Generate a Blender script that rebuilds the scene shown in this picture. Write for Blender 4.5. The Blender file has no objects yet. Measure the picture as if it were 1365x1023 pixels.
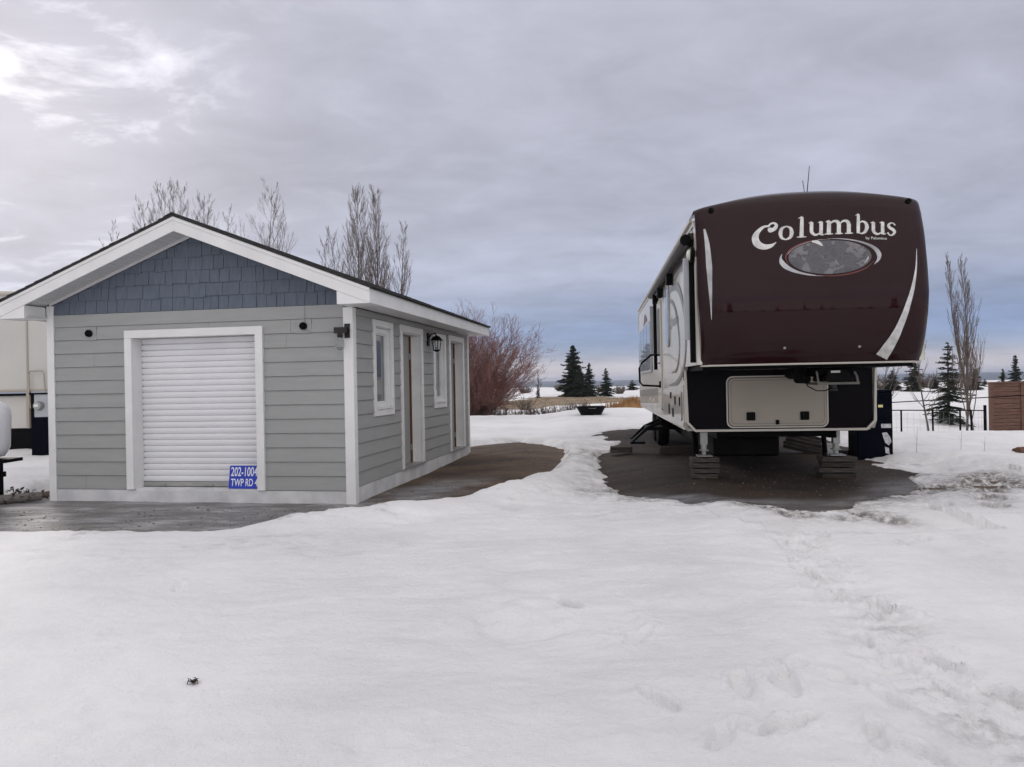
import bpy, math, random
import numpy as np
from mathutils import Vector, Matrix
random.seed(7); RNG = np.random.default_rng(7)
R = math.radians
SC = bpy.context.scene
COL = SC.collection

# ------------------------------------------------------------------ materials
def mat(name, col, rough=.6, metal=0, var=.12, vs=6, bump=0, bs=40, coat=0, spec=.5, col2=None, obj=True, stretch=None):
    m = bpy.data.materials.new(name); m.use_nodes = True
    n = m.node_tree.nodes; l = m.node_tree.links; p = n['Principled BSDF']
    p.inputs['Roughness'].default_value = rough; p.inputs['Metallic'].default_value = metal
    p.inputs['Coat Weight'].default_value = coat; p.inputs['Coat Roughness'].default_value = .02
    p.inputs['Specular IOR Level'].default_value = spec
    tc = n.new('ShaderNodeTexCoord'); src = tc.outputs['Object']
    if stretch:
        mp = n.new('ShaderNodeMapping'); mp.inputs['Scale'].default_value = stretch
        l.new(src, mp.inputs['Vector']); src = mp.outputs[0]
    no = n.new('ShaderNodeTexNoise'); no.inputs['Scale'].default_value = vs; no.inputs['Detail'].default_value = 6
    l.new(src, no.inputs['Vector'])
    rp = n.new('ShaderNodeValToRGB'); rp.color_ramp.elements[0].position = .3; rp.color_ramp.elements[1].position = .7
    c = Vector(col); c2 = Vector(col2) if col2 else None
    rp.color_ramp.elements[0].color = (*(c * (1 - var)), 1)
    rp.color_ramp.elements[1].color = (*(c2 if c2 else c * (1 + var)), 1)
    l.new(no.outputs['Fac'], rp.inputs[0]); l.new(rp.outputs[0], p.inputs['Base Color'])
    if bump:
        nb = n.new('ShaderNodeTexNoise'); nb.inputs['Scale'].default_value = bs; nb.inputs['Detail'].default_value = 5
        l.new(src, nb.inputs['Vector'])
        b = n.new('ShaderNodeBump'); b.inputs['Strength'].default_value = bump; b.inputs['Distance'].default_value = .02
        l.new(nb.outputs['Fac'], b.inputs['Height']); l.new(b.outputs[0], p.inputs['Normal'])
    return m
M = {}
M['white'] = mat('white_trim_paint', (.74, .74, .73), .5, var=.06, vs=3, bump=.08, bs=30)
M['soffit'] = mat('white_soffit_metal', (.62, .62, .62), .45, var=.04)
M['siding'] = mat('grey_lap_siding', (.318, .325, .318), .65, var=.05, vs=2.5, bump=.12, bs=60, stretch=(1, 1, 6))
M['shake'] = mat('blue_shake_siding', (.102, .124, .160), .7, var=.14, vs=5, bump=.2, bs=70, stretch=(5, 1, 1))
M['roof'] = mat('black_asphalt_shingle', (.03, .029, .028), .9, var=.4, vs=30, bump=.5, bs=120)
M['plinth'] = mat('whitewashed_concrete', (.60, .60, .61), .8, var=.18, vs=3, bump=.3, bs=25, col2=(.70, .70, .70))
M['rolldoor'] = mat('white_roll_door_metal', (.78, .78, .80), .38, var=.03, vs=3)
M['greymetal'] = mat('grey_metal', (.36, .36, .35), .45, .5, var=.1)
M['galv'] = mat('galvanised_metal', (.36, .36, .35), .4, .7, var=.1)
M['black'] = mat('black_paint', (.003, .003, .0032), .5, var=.2, spec=.06)
M['blackplastic'] = mat('black_plastic', (.004, .004, .0042), .6, var=.2, spec=.08)
M['rubber'] = mat('tyre_rubber', (.005, .005, .005), .85, var=.3, bump=.3, bs=60, spec=.1)
M['bronze'] = mat('dark_bronze_metal', (.010, .008, .006), .5, .1, var=.2)
M['doorgrey'] = mat('grey_door_paint', (.30, .31, .30), .5, var=.04)
M['brownwood'] = mat('brown_stained_wood', (.13, .045, .022), .6, var=.35, vs=9, bump=.3, stretch=(6, 6, .6))
M['bluesign'] = mat('blue_reflective_sheet', (.005, .03, .42), .35, var=.06)
M['signwhite'] = mat('white_reflective_lettering', (.75, .78, .85), .4, var=.03)
M['maroon'] = mat('maroon_gelcoat', (.0165, .0030, .0044), .2, var=.1, vs=1.2, coat=.40, spec=.03)
M['darkpanel'] = mat('dark_plum_panel', (.0032, .0018, .003), .35, var=.15, vs=2, spec=.06)
M['cream'] = mat('cream_fibreglass', (.375, .33, .27), .45, var=.05, vs=1.5, coat=.1)
M['offwhite'] = mat('off_white_fibreglass', (.60, .58, .52), .32, var=.06, vs=1.5, coat=.3)
M['lowside'] = mat('grey_beige_lower_panel', (.30, .28, .255), .3, var=.14, vs=3, coat=.4)
M['trim'] = mat('champagne_trim', (.50, .47, .42), .35, .3, var=.05)
M['silver'] = mat('silver_vinyl', (.56, .55, .54), .35, .35, var=.22, vs=14)
M['couplergrey'] = mat('grey_green_steel', (.13, .13, .115), .5, .2, var=.2, spec=.3)
M['chrome'] = mat('brushed_silver_vinyl', (.36, .36, .37), .3, .5, var=.35, vs=5)
M['greyvinyl'] = mat('grey_vinyl', (.17, .165, .17), .4, var=.12)
M['redvinyl'] = mat('red_brown_vinyl', (.13, .02, .015), .4, var=.2)
M['lightgrey'] = mat('light_grey_plastic', (.42, .43, .46), .45, var=.08)
M['lens'] = mat('clear_lens', (.55, .54, .48), .25, var=.1)
M['oldwood'] = mat('weathered_timber', (.068, .060, .052), .85, var=.45, vs=7, bump=.6, bs=30, stretch=(1, 8, 8))
M['oldwood2'] = mat('brown_timber', (.045, .034, .027), .85, var=.45, vs=7, bump=.6, bs=30, stretch=(1, 8, 8))
M['cedar'] = mat('red_stained_cedar', (.125, .060, .041), .75, var=.4, vs=5, bump=.4, bs=24, stretch=(.7, 6, 9))
M['navy'] = mat('navy_cabinet_plastic', (.0016, .0022, .007), .5, var=.15, bump=.15, bs=9, spec=.04)
M['yellow'] = mat('yellow_label', (.75, .72, .30), .5, var=.05)
M['decal'] = mat('pale_decal', (.5, .51, .54), .5, var=.35, vs=25)
M['tank'] = mat('white_tank_enamel', (.72, .73, .76), .3, var=.04, vs=2, coat=.4)
M['beige'] = mat('beige_trailer_skin', (.53, .515, .48), .4, var=.05, vs=1, coat=.2)
M['brownpanel'] = mat('faded_brown_panel', (.15, .115, .10), .5, var=.15, vs=4)
M['pipe'] = mat('grey_log_pole', (.16, .145, .135), .8, var=.4, vs=8, bump=.5, stretch=(.5, 6, 6))
M['bark'] = mat('poplar_bark', (.10, .088, .08), .9, var=.3, vs=5)
M['twig'] = mat('bare_poplar_twig', (.15, .118, .10), .9, var=.25, vs=5)
M['redtwig'] = mat('red_willow_twig', (.22, .075, .062), .85, var=.35, vs=1.0, col2=(.26, .15, .13))
M['brush'] = mat('brown_brush_twig', (.115, .088, .075), .9, var=.4, vs=2)
M['needle'] = mat('spruce_needles', (.020, .034, .024), .8, var=.4, vs=3, col2=(.042, .056, .032))
M['needle2'] = mat('olive_spruce_needles', (.036, .042, .026), .8, var=.4, vs=2, col2=(.075, .070, .042))
M['sbark'] = mat('spruce_bark', (.06, .045, .036), .9, var=.3)
M['straw'] = mat('dry_orange_grass', (.36, .20, .085), .85, var=.35, vs=2)
M['straw2'] = mat('dry_pale_grass', (.30, .235, .155), .85, var=.35, vs=2)
M['leaf'] = mat('dead_brown_leaf', (.045, .022, .018), .8, var=.4, vs=20)
M['gravel_dark'] = M['black']
M['hill'] = mat('far_forest_hill', (.06, .075, .10), .95, var=.3, vs=.01)

def glass_mat():
    m = mat('dark_window_glass', (.05, .065, .085), .05, var=.3, vs=1.5, spec=.9, coat=1)
    return m
M['glass'] = glass_mat()
M['wglass'] = mat('blue_grey_tinted_glass', (.16, .19, .235), .12, var=.25, vs=1.2, coat=.6)
def clear_glass():
    m = bpy.data.materials.new('clear_glass'); m.use_nodes = True
    p = m.node_tree.nodes['Principled BSDF']; p.inputs['Transmission Weight'].default_value = .9
    p.inputs['Roughness'].default_value = .08; p.inputs['Base Color'].default_value = (.8, .82, .82, 1); p.inputs['IOR'].default_value = 1.2
    return m
M['clear'] = clear_glass()
def globe_mat():
    m = bpy.data.materials.new('silver_world_map_vinyl'); m.use_nodes = True
    n = m.node_tree.nodes; l = m.node_tree.links; p = n['Principled BSDF']; p.inputs['Roughness'].default_value = .35
    p.inputs['Coat Weight'].default_value = .5
    tc = n.new('ShaderNodeTexCoord')
    a = n.new('ShaderNodeTexNoise'); a.inputs['Scale'].default_value = 6; a.inputs['Detail'].default_value = 8; a.inputs['Roughness'].default_value = .6
    l.new(tc.outputs['Object'], a.inputs['Vector'])
    r = n.new('ShaderNodeValToRGB'); e = r.color_ramp.elements
    e[0].position = .38; e[0].color = (.045, .043, .05, 1); e[1].position = .60; e[1].color = (.145, .14, .145, 1)
    x = r.color_ramp.elements.new(.49); x.color = (.07, .068, .075, 1); y = r.color_ramp.elements.new(.515); y.color = (.02, .02, .024, 1)
    z = r.color_ramp.elements.new(.54); z.color = (.11, .107, .115, 1)
    l.new(a.outputs['Fac'], r.inputs[0]); l.new(r.outputs[0], p.inputs['Base Color'])
    return m
M['globe'] = globe_mat()

# ------------------------------------------------------------------ object helpers
def tag(o, label=None, cat=None, group=None, kind=None):
    if label: o['label'] = label
    if cat: o['category'] = cat
    if group: o['group'] = group
    if kind: o['kind'] = kind
    return o
def empty(name, loc=(0, 0, 0), rz=0, label=None, cat=None, group=None):
    o = bpy.data.objects.new(name, None); COL.objects.link(o); o.location = loc; o.rotation_euler[2] = rz
    o.empty_display_size = .2
    return tag(o, label, cat, group)
def kids(o): return [c for c in COL.objects if c.parent == o]
def copy_tree(o, parent=None):
    c = o.copy(); COL.objects.link(c)
    if parent: c.parent = parent
    for k in kids(o): copy_tree(k, c)
    return c
class MB:
    def __init__(s): s.v = []; s.f = []; s.m = None
    def add(s, vs, fs):
        b = len(s.v)
        s.v += [tuple(s.m @ Vector(v)) if s.m else tuple(v) for v in vs]
        s.f += [tuple(i + b for i in f) for f in fs]; return s
    def box(s, x0, x1, y0, y1, z0, z1):
        return s.add([(x0,y0,z0),(x1,y0,z0),(x1,y1,z0),(x0,y1,z0),(x0,y0,z1),(x1,y0,z1),(x1,y1,z1),(x0,y1,z1)],
                     [(0,3,2,1),(4,5,6,7),(0,1,5,4),(1,2,6,5),(2,3,7,6),(3,0,4,7)])
    def prism(s, poly, a, b, axis='y'):
        """poly: 2-D outline, extruded a..b along axis (the outline lives in the two other axes, in order)"""
        def P(p, t): return {'y': (p[0], t, p[1]), 'x': (t, p[0], p[1]), 'z': (p[0], p[1], t)}[axis]
        n = len(poly)
        return s.add([P(p, a) for p in poly] + [P(p, b) for p in poly],
                     [tuple(range(n)), tuple(range(2*n-1, n-1, -1))] + [(i, n+i, n+(i+1) % n, (i+1) % n) for i in range(n)])
    def tube(s, pts, r, n=8, cap=True):
        pts = [Vector(p) for p in pts]; rs = r if isinstance(r, (list, tuple)) else [r]*len(pts)
        vs = []; fs = []
        for i, p in enumerate(pts):
            d = (pts[min(i+1, len(pts)-1)] - pts[max(i-1, 0)]).normalized()
            a = Vector((0, 0, 1)) if abs(d.z) < .9 else Vector((1, 0, 0))
            u = d.cross(a).normalized(); w = d.cross(u)
            for k in range(n):
                t = 2*math.pi*k/n; vs.append(p + (u*math.cos(t) + w*math.sin(t))*rs[i])
        for i in range(len(pts)-1):
            for k in range(n):
                fs.append((i*n+k, i*n+(k+1) % n, (i+1)*n+(k+1) % n, (i+1)*n+k))
        if cap: fs.append(tuple(range(n-1, -1, -1))); fs.append(tuple((len(pts)-1)*n+k for k in range(n)))
        return s.add(vs, fs)
    def lathe(s, prof, c=(0, 0, 0), n=24, axis='z'):
        vs = []; fs = []
        for r, h in prof:
            for k in range(n):
                t = 2*math.pi*k/n; a, b = r*math.cos(t), r*math.sin(t)
                q = {'z': (a, b, h), 'y': (a, h, b), 'x': (h, a, b)}[axis]
                vs.append((q[0]+c[0], q[1]+c[1], q[2]+c[2]))
        for i in range(len(prof)-1):
            for k in range(n): fs.append((i*n+k, i*n+(k+1) % n, (i+1)*n+(k+1) % n, (i+1)*n+k))
        fs.append(tuple(range(n))); fs.append(tuple((len(prof)-1)*n+k for k in range(n)))
        return s.add(vs, fs)
    def build(s, name, m, parent=None, bevel=0, smooth=False, label=None):
        me = bpy.data.meshes.new(name); me.from_pydata(s.v, [], s.f); me.validate()
        me.materials.append(m)
        import bmesh
        if len(s.v) < 20000:
            bm = bmesh.new(); bm.from_mesh(me); bmesh.ops.recalc_face_normals(bm, faces=bm.faces); bm.to_mesh(me); bm.free()
        o = bpy.data.objects.new(name, me); COL.objects.link(o); o.parent = parent
        if smooth:
            me.polygons.foreach_set('use_smooth', [True]*len(me.polygons))
            if len(s.v) < 20000: me.set_sharp_from_angle(angle=R(40))
        if bevel:
            b = o.modifiers.new('bevel', 'BEVEL'); b.width = bevel; b.segments = 2; b.limit_method = 'ANGLE'; b.angle_limit = R(40)
        if label: o['label'] = label
        return o
def rrect(x0, x1, z0, z1, r, n=5):
    out = []
    for cx, cz, a in ((x1-r, z0+r, -90), (x1-r, z1-r, 0), (x0+r, z1-r, 90), (x0+r, z0+r, 180)):
        for k in range(n+1):
            t = R(a + 90*k/n); out.append((cx + r*math.cos(t), cz + r*math.sin(t)))
    return out
def frame(mb, x0, x1, z0, z1, w, a, b, axis='y', bottom=True):
    """picture-frame of four butted boards"""
    mb.prism([(x0,z0),(x0+w,z0),(x0+w,z1-w),(x0,z1-w)], a, b, axis); mb.prism([(x1-w,z0),(x1,z0),(x1,z1-w),(x1-w,z1-w)], a, b, axis)
    mb.prism([(x0,z1-w),(x1,z1-w),(x1,z1),(x0,z1)], a, b, axis)
    if bottom: mb.prism([(x0+w,z0),(x1-w,z0),(x1-w,z0+w),(x0+w,z0+w)], a, b, axis)
    return mb

FOC = 975.; TH = math.atan(.019); CAMZ = 1.5
def at(px, py, D):
    u = px-682.5; v = 510-py
    return Vector(((u*math.cos(TH)+v*math.sin(TH))/FOC*D, D, CAMZ+(-u*math.sin(TH)+v*math.cos(TH))/FOC*D))

# ------------------------------------------------------------------ terrain
def hash2(ix, iy, seed):
    h = (ix.astype(np.int64)*374761393 + iy.astype(np.int64)*668265263 + seed*1442695041) & 0x7fffffff
    h = ((h ^ (h >> 13))*1274126177) & 0x7fffffff
    return ((h ^ (h >> 16)) & 0xffff)/65535.
def vnoise(x, y, seed=0):
    ix = np.floor(x); iy = np.floor(y); fx = x-ix; fy = y-iy
    fx = fx*fx*fx*(fx*(fx*6-15)+10); fy = fy*fy*fy*(fy*(fy*6-15)+10)
    a = hash2(ix, iy, seed); b = hash2(ix+1, iy, seed); c = hash2(ix, iy+1, seed); d = hash2(ix+1, iy+1, seed)
    return (a*(1-fx)+b*fx)*(1-fy)+(c*(1-fx)+d*fx)*fy
def fbm(x, y, o=4, seed=0, g=.5):
    s = 0; a = 1; t = 0
    for k in range(o):
        s = s+a*(vnoise(x, y, seed+k*17)-.5); t += a; a *= g; x = x*2.03+3.1; y = y*2.03+1.7
    return s/t*2
def ss(a, b, x):
    t = np.clip((x-a)/(b-a), 0, 1); return t*t*(3-2*t)
def sdpoly(x, y, poly):
    d = np.full(x.shape, 1e9); ins = np.zeros(x.shape, bool); n = len(poly)
    for i in range(n):
        ax, ay = poly[i]; bx, by = poly[(i+1) % n]
        ex, ey = bx-ax, by-ay; wx, wy = x-ax, y-ay
        t = np.clip((wx*ex+wy*ey)/(ex*ex+ey*ey), 0, 1)
        d = np.minimum(d, np.hypot(wx-ex*t, wy-ey*t))
        c = ((ay <= y) & (by > y)) | ((by <= y) & (ay > y))
        with np.errstate(divide='ignore', invalid='ignore'):
            xi = ax+(y-ay)/(by-ay if by != ay else 1e-9)*(bx-ax)
        ins ^= c & (x < xi)
    return np.where(ins, -d, d)
PATCH1 = [(-8.5,7.75),(-5.41,7.5),(-4.04,7.36),(-2.9,7.33),(-2.43,7.5),(-1.66,7.84),(-1.27,8.45),(-1.03,8.66),(-.77,8.7),(-.42,9.05),(.16,10.5),(.64,12.3),(1.0,14.3),(.85,16.1),(.11,18.0),(-.9,17.3),(-1.2,15.9),(-6.2,16.5),(-7.0,10.6),(-8.5,10.2)]
PATCH2 = [(2.15,18.2),(2.3,19.6),(3.32,20.4),(6.2,20.6),(6.6,16),(6.3,13.6),(5.7,12.3),(5.5,11.23),(5.5,10.41),(5.05,9.32),(4.6,8.63),(3.85,7.92),(3.21,7.55),(2.48,7.68),(2.03,8.09),(1.64,8.65),(1.3,9.42),(1.3,10.54),(1.5,12.15),(1.46,13.48),(2.1,14.6),(2.3,16.2)]
def ground_z(x, y):
    r = np.hypot(x, y)
    z = .15*ss(.6, 2.6, x)*ss(5, 8, y)*(1-.8*ss(6.3, 9, x))
    z = z + .05*fbm(x*.25, y*.25, 3, 5)*ss(6, 20, r)
    z = z + .13*np.exp(-((x-.15)/1.0)**2-((y-15.2)/2.6)**2)
    z = z - .55*ss(16.2, 18.5, y - .0*x)*ss(6.8, 8.6, x)*(1-ss(19, 30, y))
    z = z - 10.5*ss(150, 420, r)
    z = z + .012*fbm(x*2.2, y*2.2, 3, 9)*(1-ss(25, 40, r))
    z = z + ss(28, 45, r)*(.18*fbm(x*.12, y*.12, 3, 4))*(1-ss(150, 200, r))
    return z
PRINTS = []
path = [(3.1,8.3),(2.89,7.3),(2.45,6.43),(2.23,5.6),(2.13,4.95),(2.05,4.45),(2.0,4.0),(1.86,3.63),(1.83,3.35),(1.83,3.1),(1.84,2.9),(1.86,2.6),(1.9,2.2)]
for k in range(len(path)-1):
    (ax, ay), (bx, by) = path[k], path[k+1]; L = math.hypot(bx-ax, by-ay); nn = max(1, int(L/.16))
    for j in range(nn):
        t = (j+random.random())/nn; s = random.uniform(-.26, .26)
        PRINTS.append((ax+(bx-ax)*t+s, ay+(by-ay)*t+random.uniform(-.1, .1), random.gauss(0, .5), random.uniform(.07, .13), random.uniform(.03, .05), random.uniform(.012, .034)))
for px, py, dp in [(1240,678,.05),(1222,708,.04),(1205,722,.04),(1250,694,.05),(1300,688,.04),(1280,700,.03),(1215,690,.045),(1180,800,.06),(1258,868,.05),(1345,915,.055),(1050,900,.03),(1040,955,.035),(985,905,.03),(1165,965,.03),(1060,880,.02),(1190,925,.03),(1225,985,.03),(885,925,.03),(960,968,.02),(1130,900,.02),(240,775,.014),(850,835,.015)]:
    v = (-(px-682.5)*math.sin(TH)+(510-py)*math.cos(TH)); D = (.2-CAMZ)*FOC/v; p = at(px, py, D)
    PRINTS.append((p.x, p.y, random.gauss(0, .6), .12, .05, dp))
    if py < 730: PRINTS.append((p.x+.22, p.y+.12, random.gauss(0, .6), .11, .05, dp*.8))
# dark bare spots melted through at the rim of the gravel
SPOTS = [(2.62,7.05,.09),(2.78,6.9,.07),(3.05,6.75,.08),(2.5,7.25,.07),(3.35,6.92,.13),(3.45,6.62,.12),(5.35,8.2,.22),(5.55,8.6,.3),(5.9,9.0,.25),(5.15,7.9,.12),(4.9,7.5,.13),(4.7,7.15,.1),(5.9,8.0,.12),(5.0,8.6,.2)]
def snow_t(x, y):
    r = np.hypot(x, y); near = r < 45
    t = np.zeros(x.shape)
    xn, yn = x[near], y[near]
    n1 = fbm(xn*1.3, yn*1.3, 5, 21, .6); n2 = fbm(xn*4, yn*4, 4, 31, .6)
    s1 = sdpoly(xn, yn, PATCH1) + .16*n1 + .05*n2
    s2 = sdpoly(xn, yn, PATCH2) + .34*n1 + .12*n2
    # steep bank round the shed, thin slushy rim round the trailer
    t1 = -.05 + .22*ss(-.04, .38, s1) + .10*ss(.3, 2.5, s1)
    t2 = -.03 + .045*ss(-.02, .12, s2) + .15*ss(.05, 1.5, s2)
    k = np.minimum(t1, t2) - .03*np.exp(-((t1-t2)/.06)**2)
    k = k + np.where(k > .02, 1, 0)*.018*n1
    k = k + .020*fbm(xn*6, yn*16, 4, 59, .65)*np.exp(-((s2-.05)/.40)**2) + .008*fbm(xn*7, yn*9, 4, 58, .65)*np.exp(-(s1/.25)**2)
    # mid-field drift between the two bare areas
    k = k + .05*np.exp(-(((xn-1.0)/.8)**2+((yn-13)/3.5)**2))*ss(0, .3, np.minimum(s1, s2))
    # ploughed bank along the near side of the bare ground
    bank = np.full(xn.shape, 9.); BP = [(-2.2, 7.3), (-1.2, 7.75), (-.55, 8.1), (.15, 9.3), (.75, 10.9), (1.15, 12.6), (1.2, 14)]
    for i in range(len(BP)-1):
        (ax, ay), (bx, by) = BP[i], BP[i+1]; ex, ey = bx-ax, by-ay
        tt = np.clip(((xn-ax)*ex+(yn-ay)*ey)/(ex*ex+ey*ey), 0, 1); bank = np.minimum(bank, np.hypot(xn-ax-ex*tt, yn-ay-ey*tt))
    k = k + (.115+.03*n1)*np.exp(-(bank/.42)**2)*ss(-.02, .2, np.minimum(s1, s2))
    # berms
    k = k + .16*np.exp(-((yn-26.6)/1.6)**2)*ss(-8, -3, xn)*(1-ss(8, 12, xn))
    k = k + .03*np.exp(-((yn-15.4)/1.3)**2)*ss(6.6, 8, xn)
    # wind-packed streaks and soft swells
    k = k + .030*fbm(xn*.5, yn*1.6, 4, 41)*ss(0, .6, np.minimum(s1, s2))*ss(2.5, 5, np.hypot(xn, yn))
    k = k + .010*fbm(xn*1.8, yn*7, 4, 43)*ss(.1, .8, np.minimum(s1, s2))
    k = k + .014*fbm(xn*.8, yn*.8, 3, 47) + .007*fbm(xn*3.1, yn*6.5, 5, 49, .68)*ss(.0, .4, np.minimum(s1, s2))
    k = k - .05*ss(.30, .62, fbm(xn*1.1, yn*1.5, 4, 67, .6))*ss(.1, .6, np.minimum(s1, s2))*.5
    # ring-shaped slump, slot and ridges in the foreground
    d = np.hypot((xn-.08)/.9, (yn-4.25)); k = k - .030*np.exp(-((d-.32)/.07)**2)*ss(-.9, .3, -(xn-.1)*1.2-(yn-4.2))
    d2 = np.hypot((xn-.22)/1.1, (yn-5.0)); k = k - .035*np.exp(-((d2-.30)/.09)**2)*ss(-.6, .6, -(xn-.2))
    ca, sa = math.cos(-.95), math.sin(-.95); xx = (xn-.31)*ca+(yn-4.47)*sa; yy = -(xn-.31)*sa+(yn-4.47)*ca
    k = k - .10*np.exp(-(np.abs(xx)/.115)**4-(np.abs(yy)/.032)**4)
    rd = yn-(4.25+.35*(xn-.9)+.05*np.sin(xn*9)); k = k + .022*(1/(1+np.exp(-rd/.015))-.5)*np.exp(-((xn-1.1)/.32)**4)*np.exp(-(rd/.45)**2)
    rd = yn-(5.6-.7*(xn-1.2)); k = k + .02*np.exp(-(rd/.05)**2)*np.exp(-((xn-1.7)/.5)**4)
    # trodden trail
    corr = np.full(xn.shape, 9.)
    for i in range(len(path)-1):
        (ax, ay), (bx, by) = path[i], path[i+1]; ex, ey = bx-ax, by-ay
        tt = np.clip(((xn-ax)*ex+(yn-ay)*ey)/(ex*ex+ey*ey), 0, 1); corr = np.minimum(corr, np.hypot(xn-ax-ex*tt, yn-ay-ey*tt))
    w = 1-ss(.1, .36, corr)
    k = k - .022*w + w*.038*fbm(xn*9, yn*11, 4, 53, .7) - w*.03*np.maximum(0, fbm(xn*5, yn*6, 3, 55)-.12)
    for (cx, cy, a, la, lb, dp) in PRINTS:
        sel = (np.abs(xn-cx) < .4) & (np.abs(yn-cy) < .4)
        dx, dy = xn[sel]-cx, yn[sel]-cy; u = dx*math.sin(a)+dy*math.cos(a); v = dx*math.cos(a)-dy*math.sin(a)
        q = np.sqrt((u/la)**2+(v/lb)**2)*(1+.7*fbm(xn[sel]*7+cx*9, yn[sel]*7, 4, 57, .6))
        k[sel] += -dp*1.2*(1-ss(.65, 1.02, q)) + dp*.35*np.exp(-((q-1.25)/.2)**2)
    for (cx, cy, rr) in SPOTS:
        sel = (np.abs(xn-cx) < .6) & (np.abs(yn-cy) < .6)
        q = np.hypot(xn[sel]-cx, (yn[sel]-cy)*1.3)/rr + .5*n2[sel] + .25*n1[sel]
        k[sel] = np.minimum(k[sel], -.045+.14*ss(.45, 1.5, q))
    t[near] = k
    far = ~near
    t[far] = .16
    # bare tussocky field beyond the yard: snow lies in sheets between the grass
    f = fbm(x*.055, y*.16, 5, 61, .6)
    band = ss(27.8, 30, y)*(1-ss(66, 100, y))*(1-ss(7, 13, x-.04*y))*ss(-26, -14, x)
    t = t*(1-band) + band*(.05-.42*f-.10*ss(29, 34, y)*(1-ss(60, 70, y)))
    t = t - .22*ss(.05, .3, fbm(x*.1, y*.3, 4, 71))*ss(24, 30, y)*(1-ss(60, 90, y))*ss(9, 12, x)*.5
    return t
def polar_grid(r_edges, angs):
    n, m = len(r_edges), len(angs)
    rr, aa = np.meshgrid(r_edges, angs, indexing='ij')
    x = rr*np.sin(aa); y = rr*np.cos(aa)
    i = np.arange(n-1)[:, None]*m; j = np.arange(m)[None, :]; j2 = (j+1) % m
    q = np.stack([i+j, i+j2, i+m+j2, i+m+j], -1).reshape(-1, 4)[:, ::-1]
    return x.ravel(), y.ravel(), q
def np_mesh(name, x, y, z, q, m, smooth=True):
    me = bpy.data.meshes.new(name); n = len(x)
    me.vertices.add(n); co = np.stack([x, y, z], 1).astype(np.float32); me.vertices.foreach_set('co', co.ravel())
    me.loops.add(q.size); me.loops.foreach_set('vertex_index', q.ravel().astype(np.int32))
    me.polygons.add(len(q)); me.polygons.foreach_set('loop_start', np.arange(0, q.size, 4, dtype=np.int32))
    me.polygons.foreach_set('use_smooth', np.full(len(q), smooth)); me.update(calc_edges=True); me.validate()
    me.materials.append(m); o = bpy.data.objects.new(name, me); COL.objects.link(o); return o
def radii(step_near, step_far, r0=.25, rs=34, rmax=9000):
    r = [r0]
    while r[-1] < rmax: r.append(r[-1]*(1+(step_near*(1 if r[-1] < 11 else 1.6) if r[-1] < rs else step_far)) if r[-1] > 1.2 else r[-1]+.04)
    return np.array(r)
def angles(n):
    a = np.linspace(R(-50), R(50), n, endpoint=False); b = np.linspace(R(50), R(310), 64, endpoint=False); return np.concatenate([a, b])

def snow_material():
    m = bpy.data.materials.new('old_granular_snow'); m.use_nodes = True
    n = m.node_tree.nodes; l = m.node_tree.links; p = n['Principled BSDF']
    tc = n.new('ShaderNodeTexCoord')
    a = n.new('ShaderNodeTexNoise'); a.inputs['Scale'].default_value = .7; a.inputs['Detail'].default_value = 8; a.inputs['Roughness'].default_value = .62
    l.new(tc.outputs['Object'], a.inputs['Vector'])
    r = n.new('ShaderNodeValToRGB'); e = r.color_ramp.elements
    e[0].position = .32; e[0].color = (.73, .72, .73, 1); e[1].position = .6; e[1].color = (.85, .84, .845, 1)
    l.new(a.outputs['Fac'], r.inputs[0])
    at_ = n.new('ShaderNodeAttribute'); at_.attribute_name = 'dirt'
    dn = n.new('ShaderNodeTexNoise'); dn.inputs['Scale'].default_value = 14; dn.inputs['Detail'].default_value = 8; dn.inputs['Roughness'].default_value = .75; l.new(tc.outputs['Object'], dn.inputs['Vector'])
    dm = n.new('ShaderNodeMapRange'); dm.inputs[1].default_value = .36; dm.inputs[2].default_value = .56; l.new(dn.outputs['Fac'], dm.inputs[0])
    dx_ = n.new('ShaderNodeMath'); dx_.operation = 'MULTIPLY'; l.new(at_.outputs['Fac'], dx_.inputs[0]); l.new(dm.outputs[0], dx_.inputs[1])
    mxd = n.new('ShaderNodeMix'); mxd.data_type = 'RGBA'; l.new(dx_.outputs[0], mxd.inputs[0]); l.new(r.outputs[0], mxd.inputs[6]); mxd.inputs[7].default_value = (.16, .145, .13, 1)
    l.new(mxd.outputs[2], p.inputs['Base Color'])
    p.inputs['Roughness'].default_value = .65; p.inputs['Specular IOR Level'].default_value = .35
    b1 = n.new('ShaderNodeTexNoise'); b1.inputs['Scale'].default_value = 17; b1.inputs['Detail'].default_value = 7; b1.inputs['Roughness'].default_value = .65
    l.new(tc.outputs['Object'], b1.inputs['Vector'])
    bu = n.new('ShaderNodeBump'); bu.inputs['Strength'].default_value = .9; bu.inputs['Distance'].default_value = .022
    b2 = n.new('ShaderNodeTexNoise'); b2.inputs['Scale'].default_value = 75; b2.inputs['Detail'].default_value = 4; b2.inputs['Roughness'].default_value = .7
    l.new(tc.outputs['Object'], b2.inputs['Vector'])
    ad = n.new('ShaderNodeMath'); ad.operation = 'MULTIPLY_ADD'; ad.inputs[1].default_value = .35; l.new(b2.outputs['Fac'], ad.inputs[0]); l.new(b1.outputs['Fac'], ad.inputs[2])
    l.new(ad.outputs[0], bu.inputs['Height']); l.new(bu.outputs[0], p.inputs['Normal'])
    return m
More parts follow.
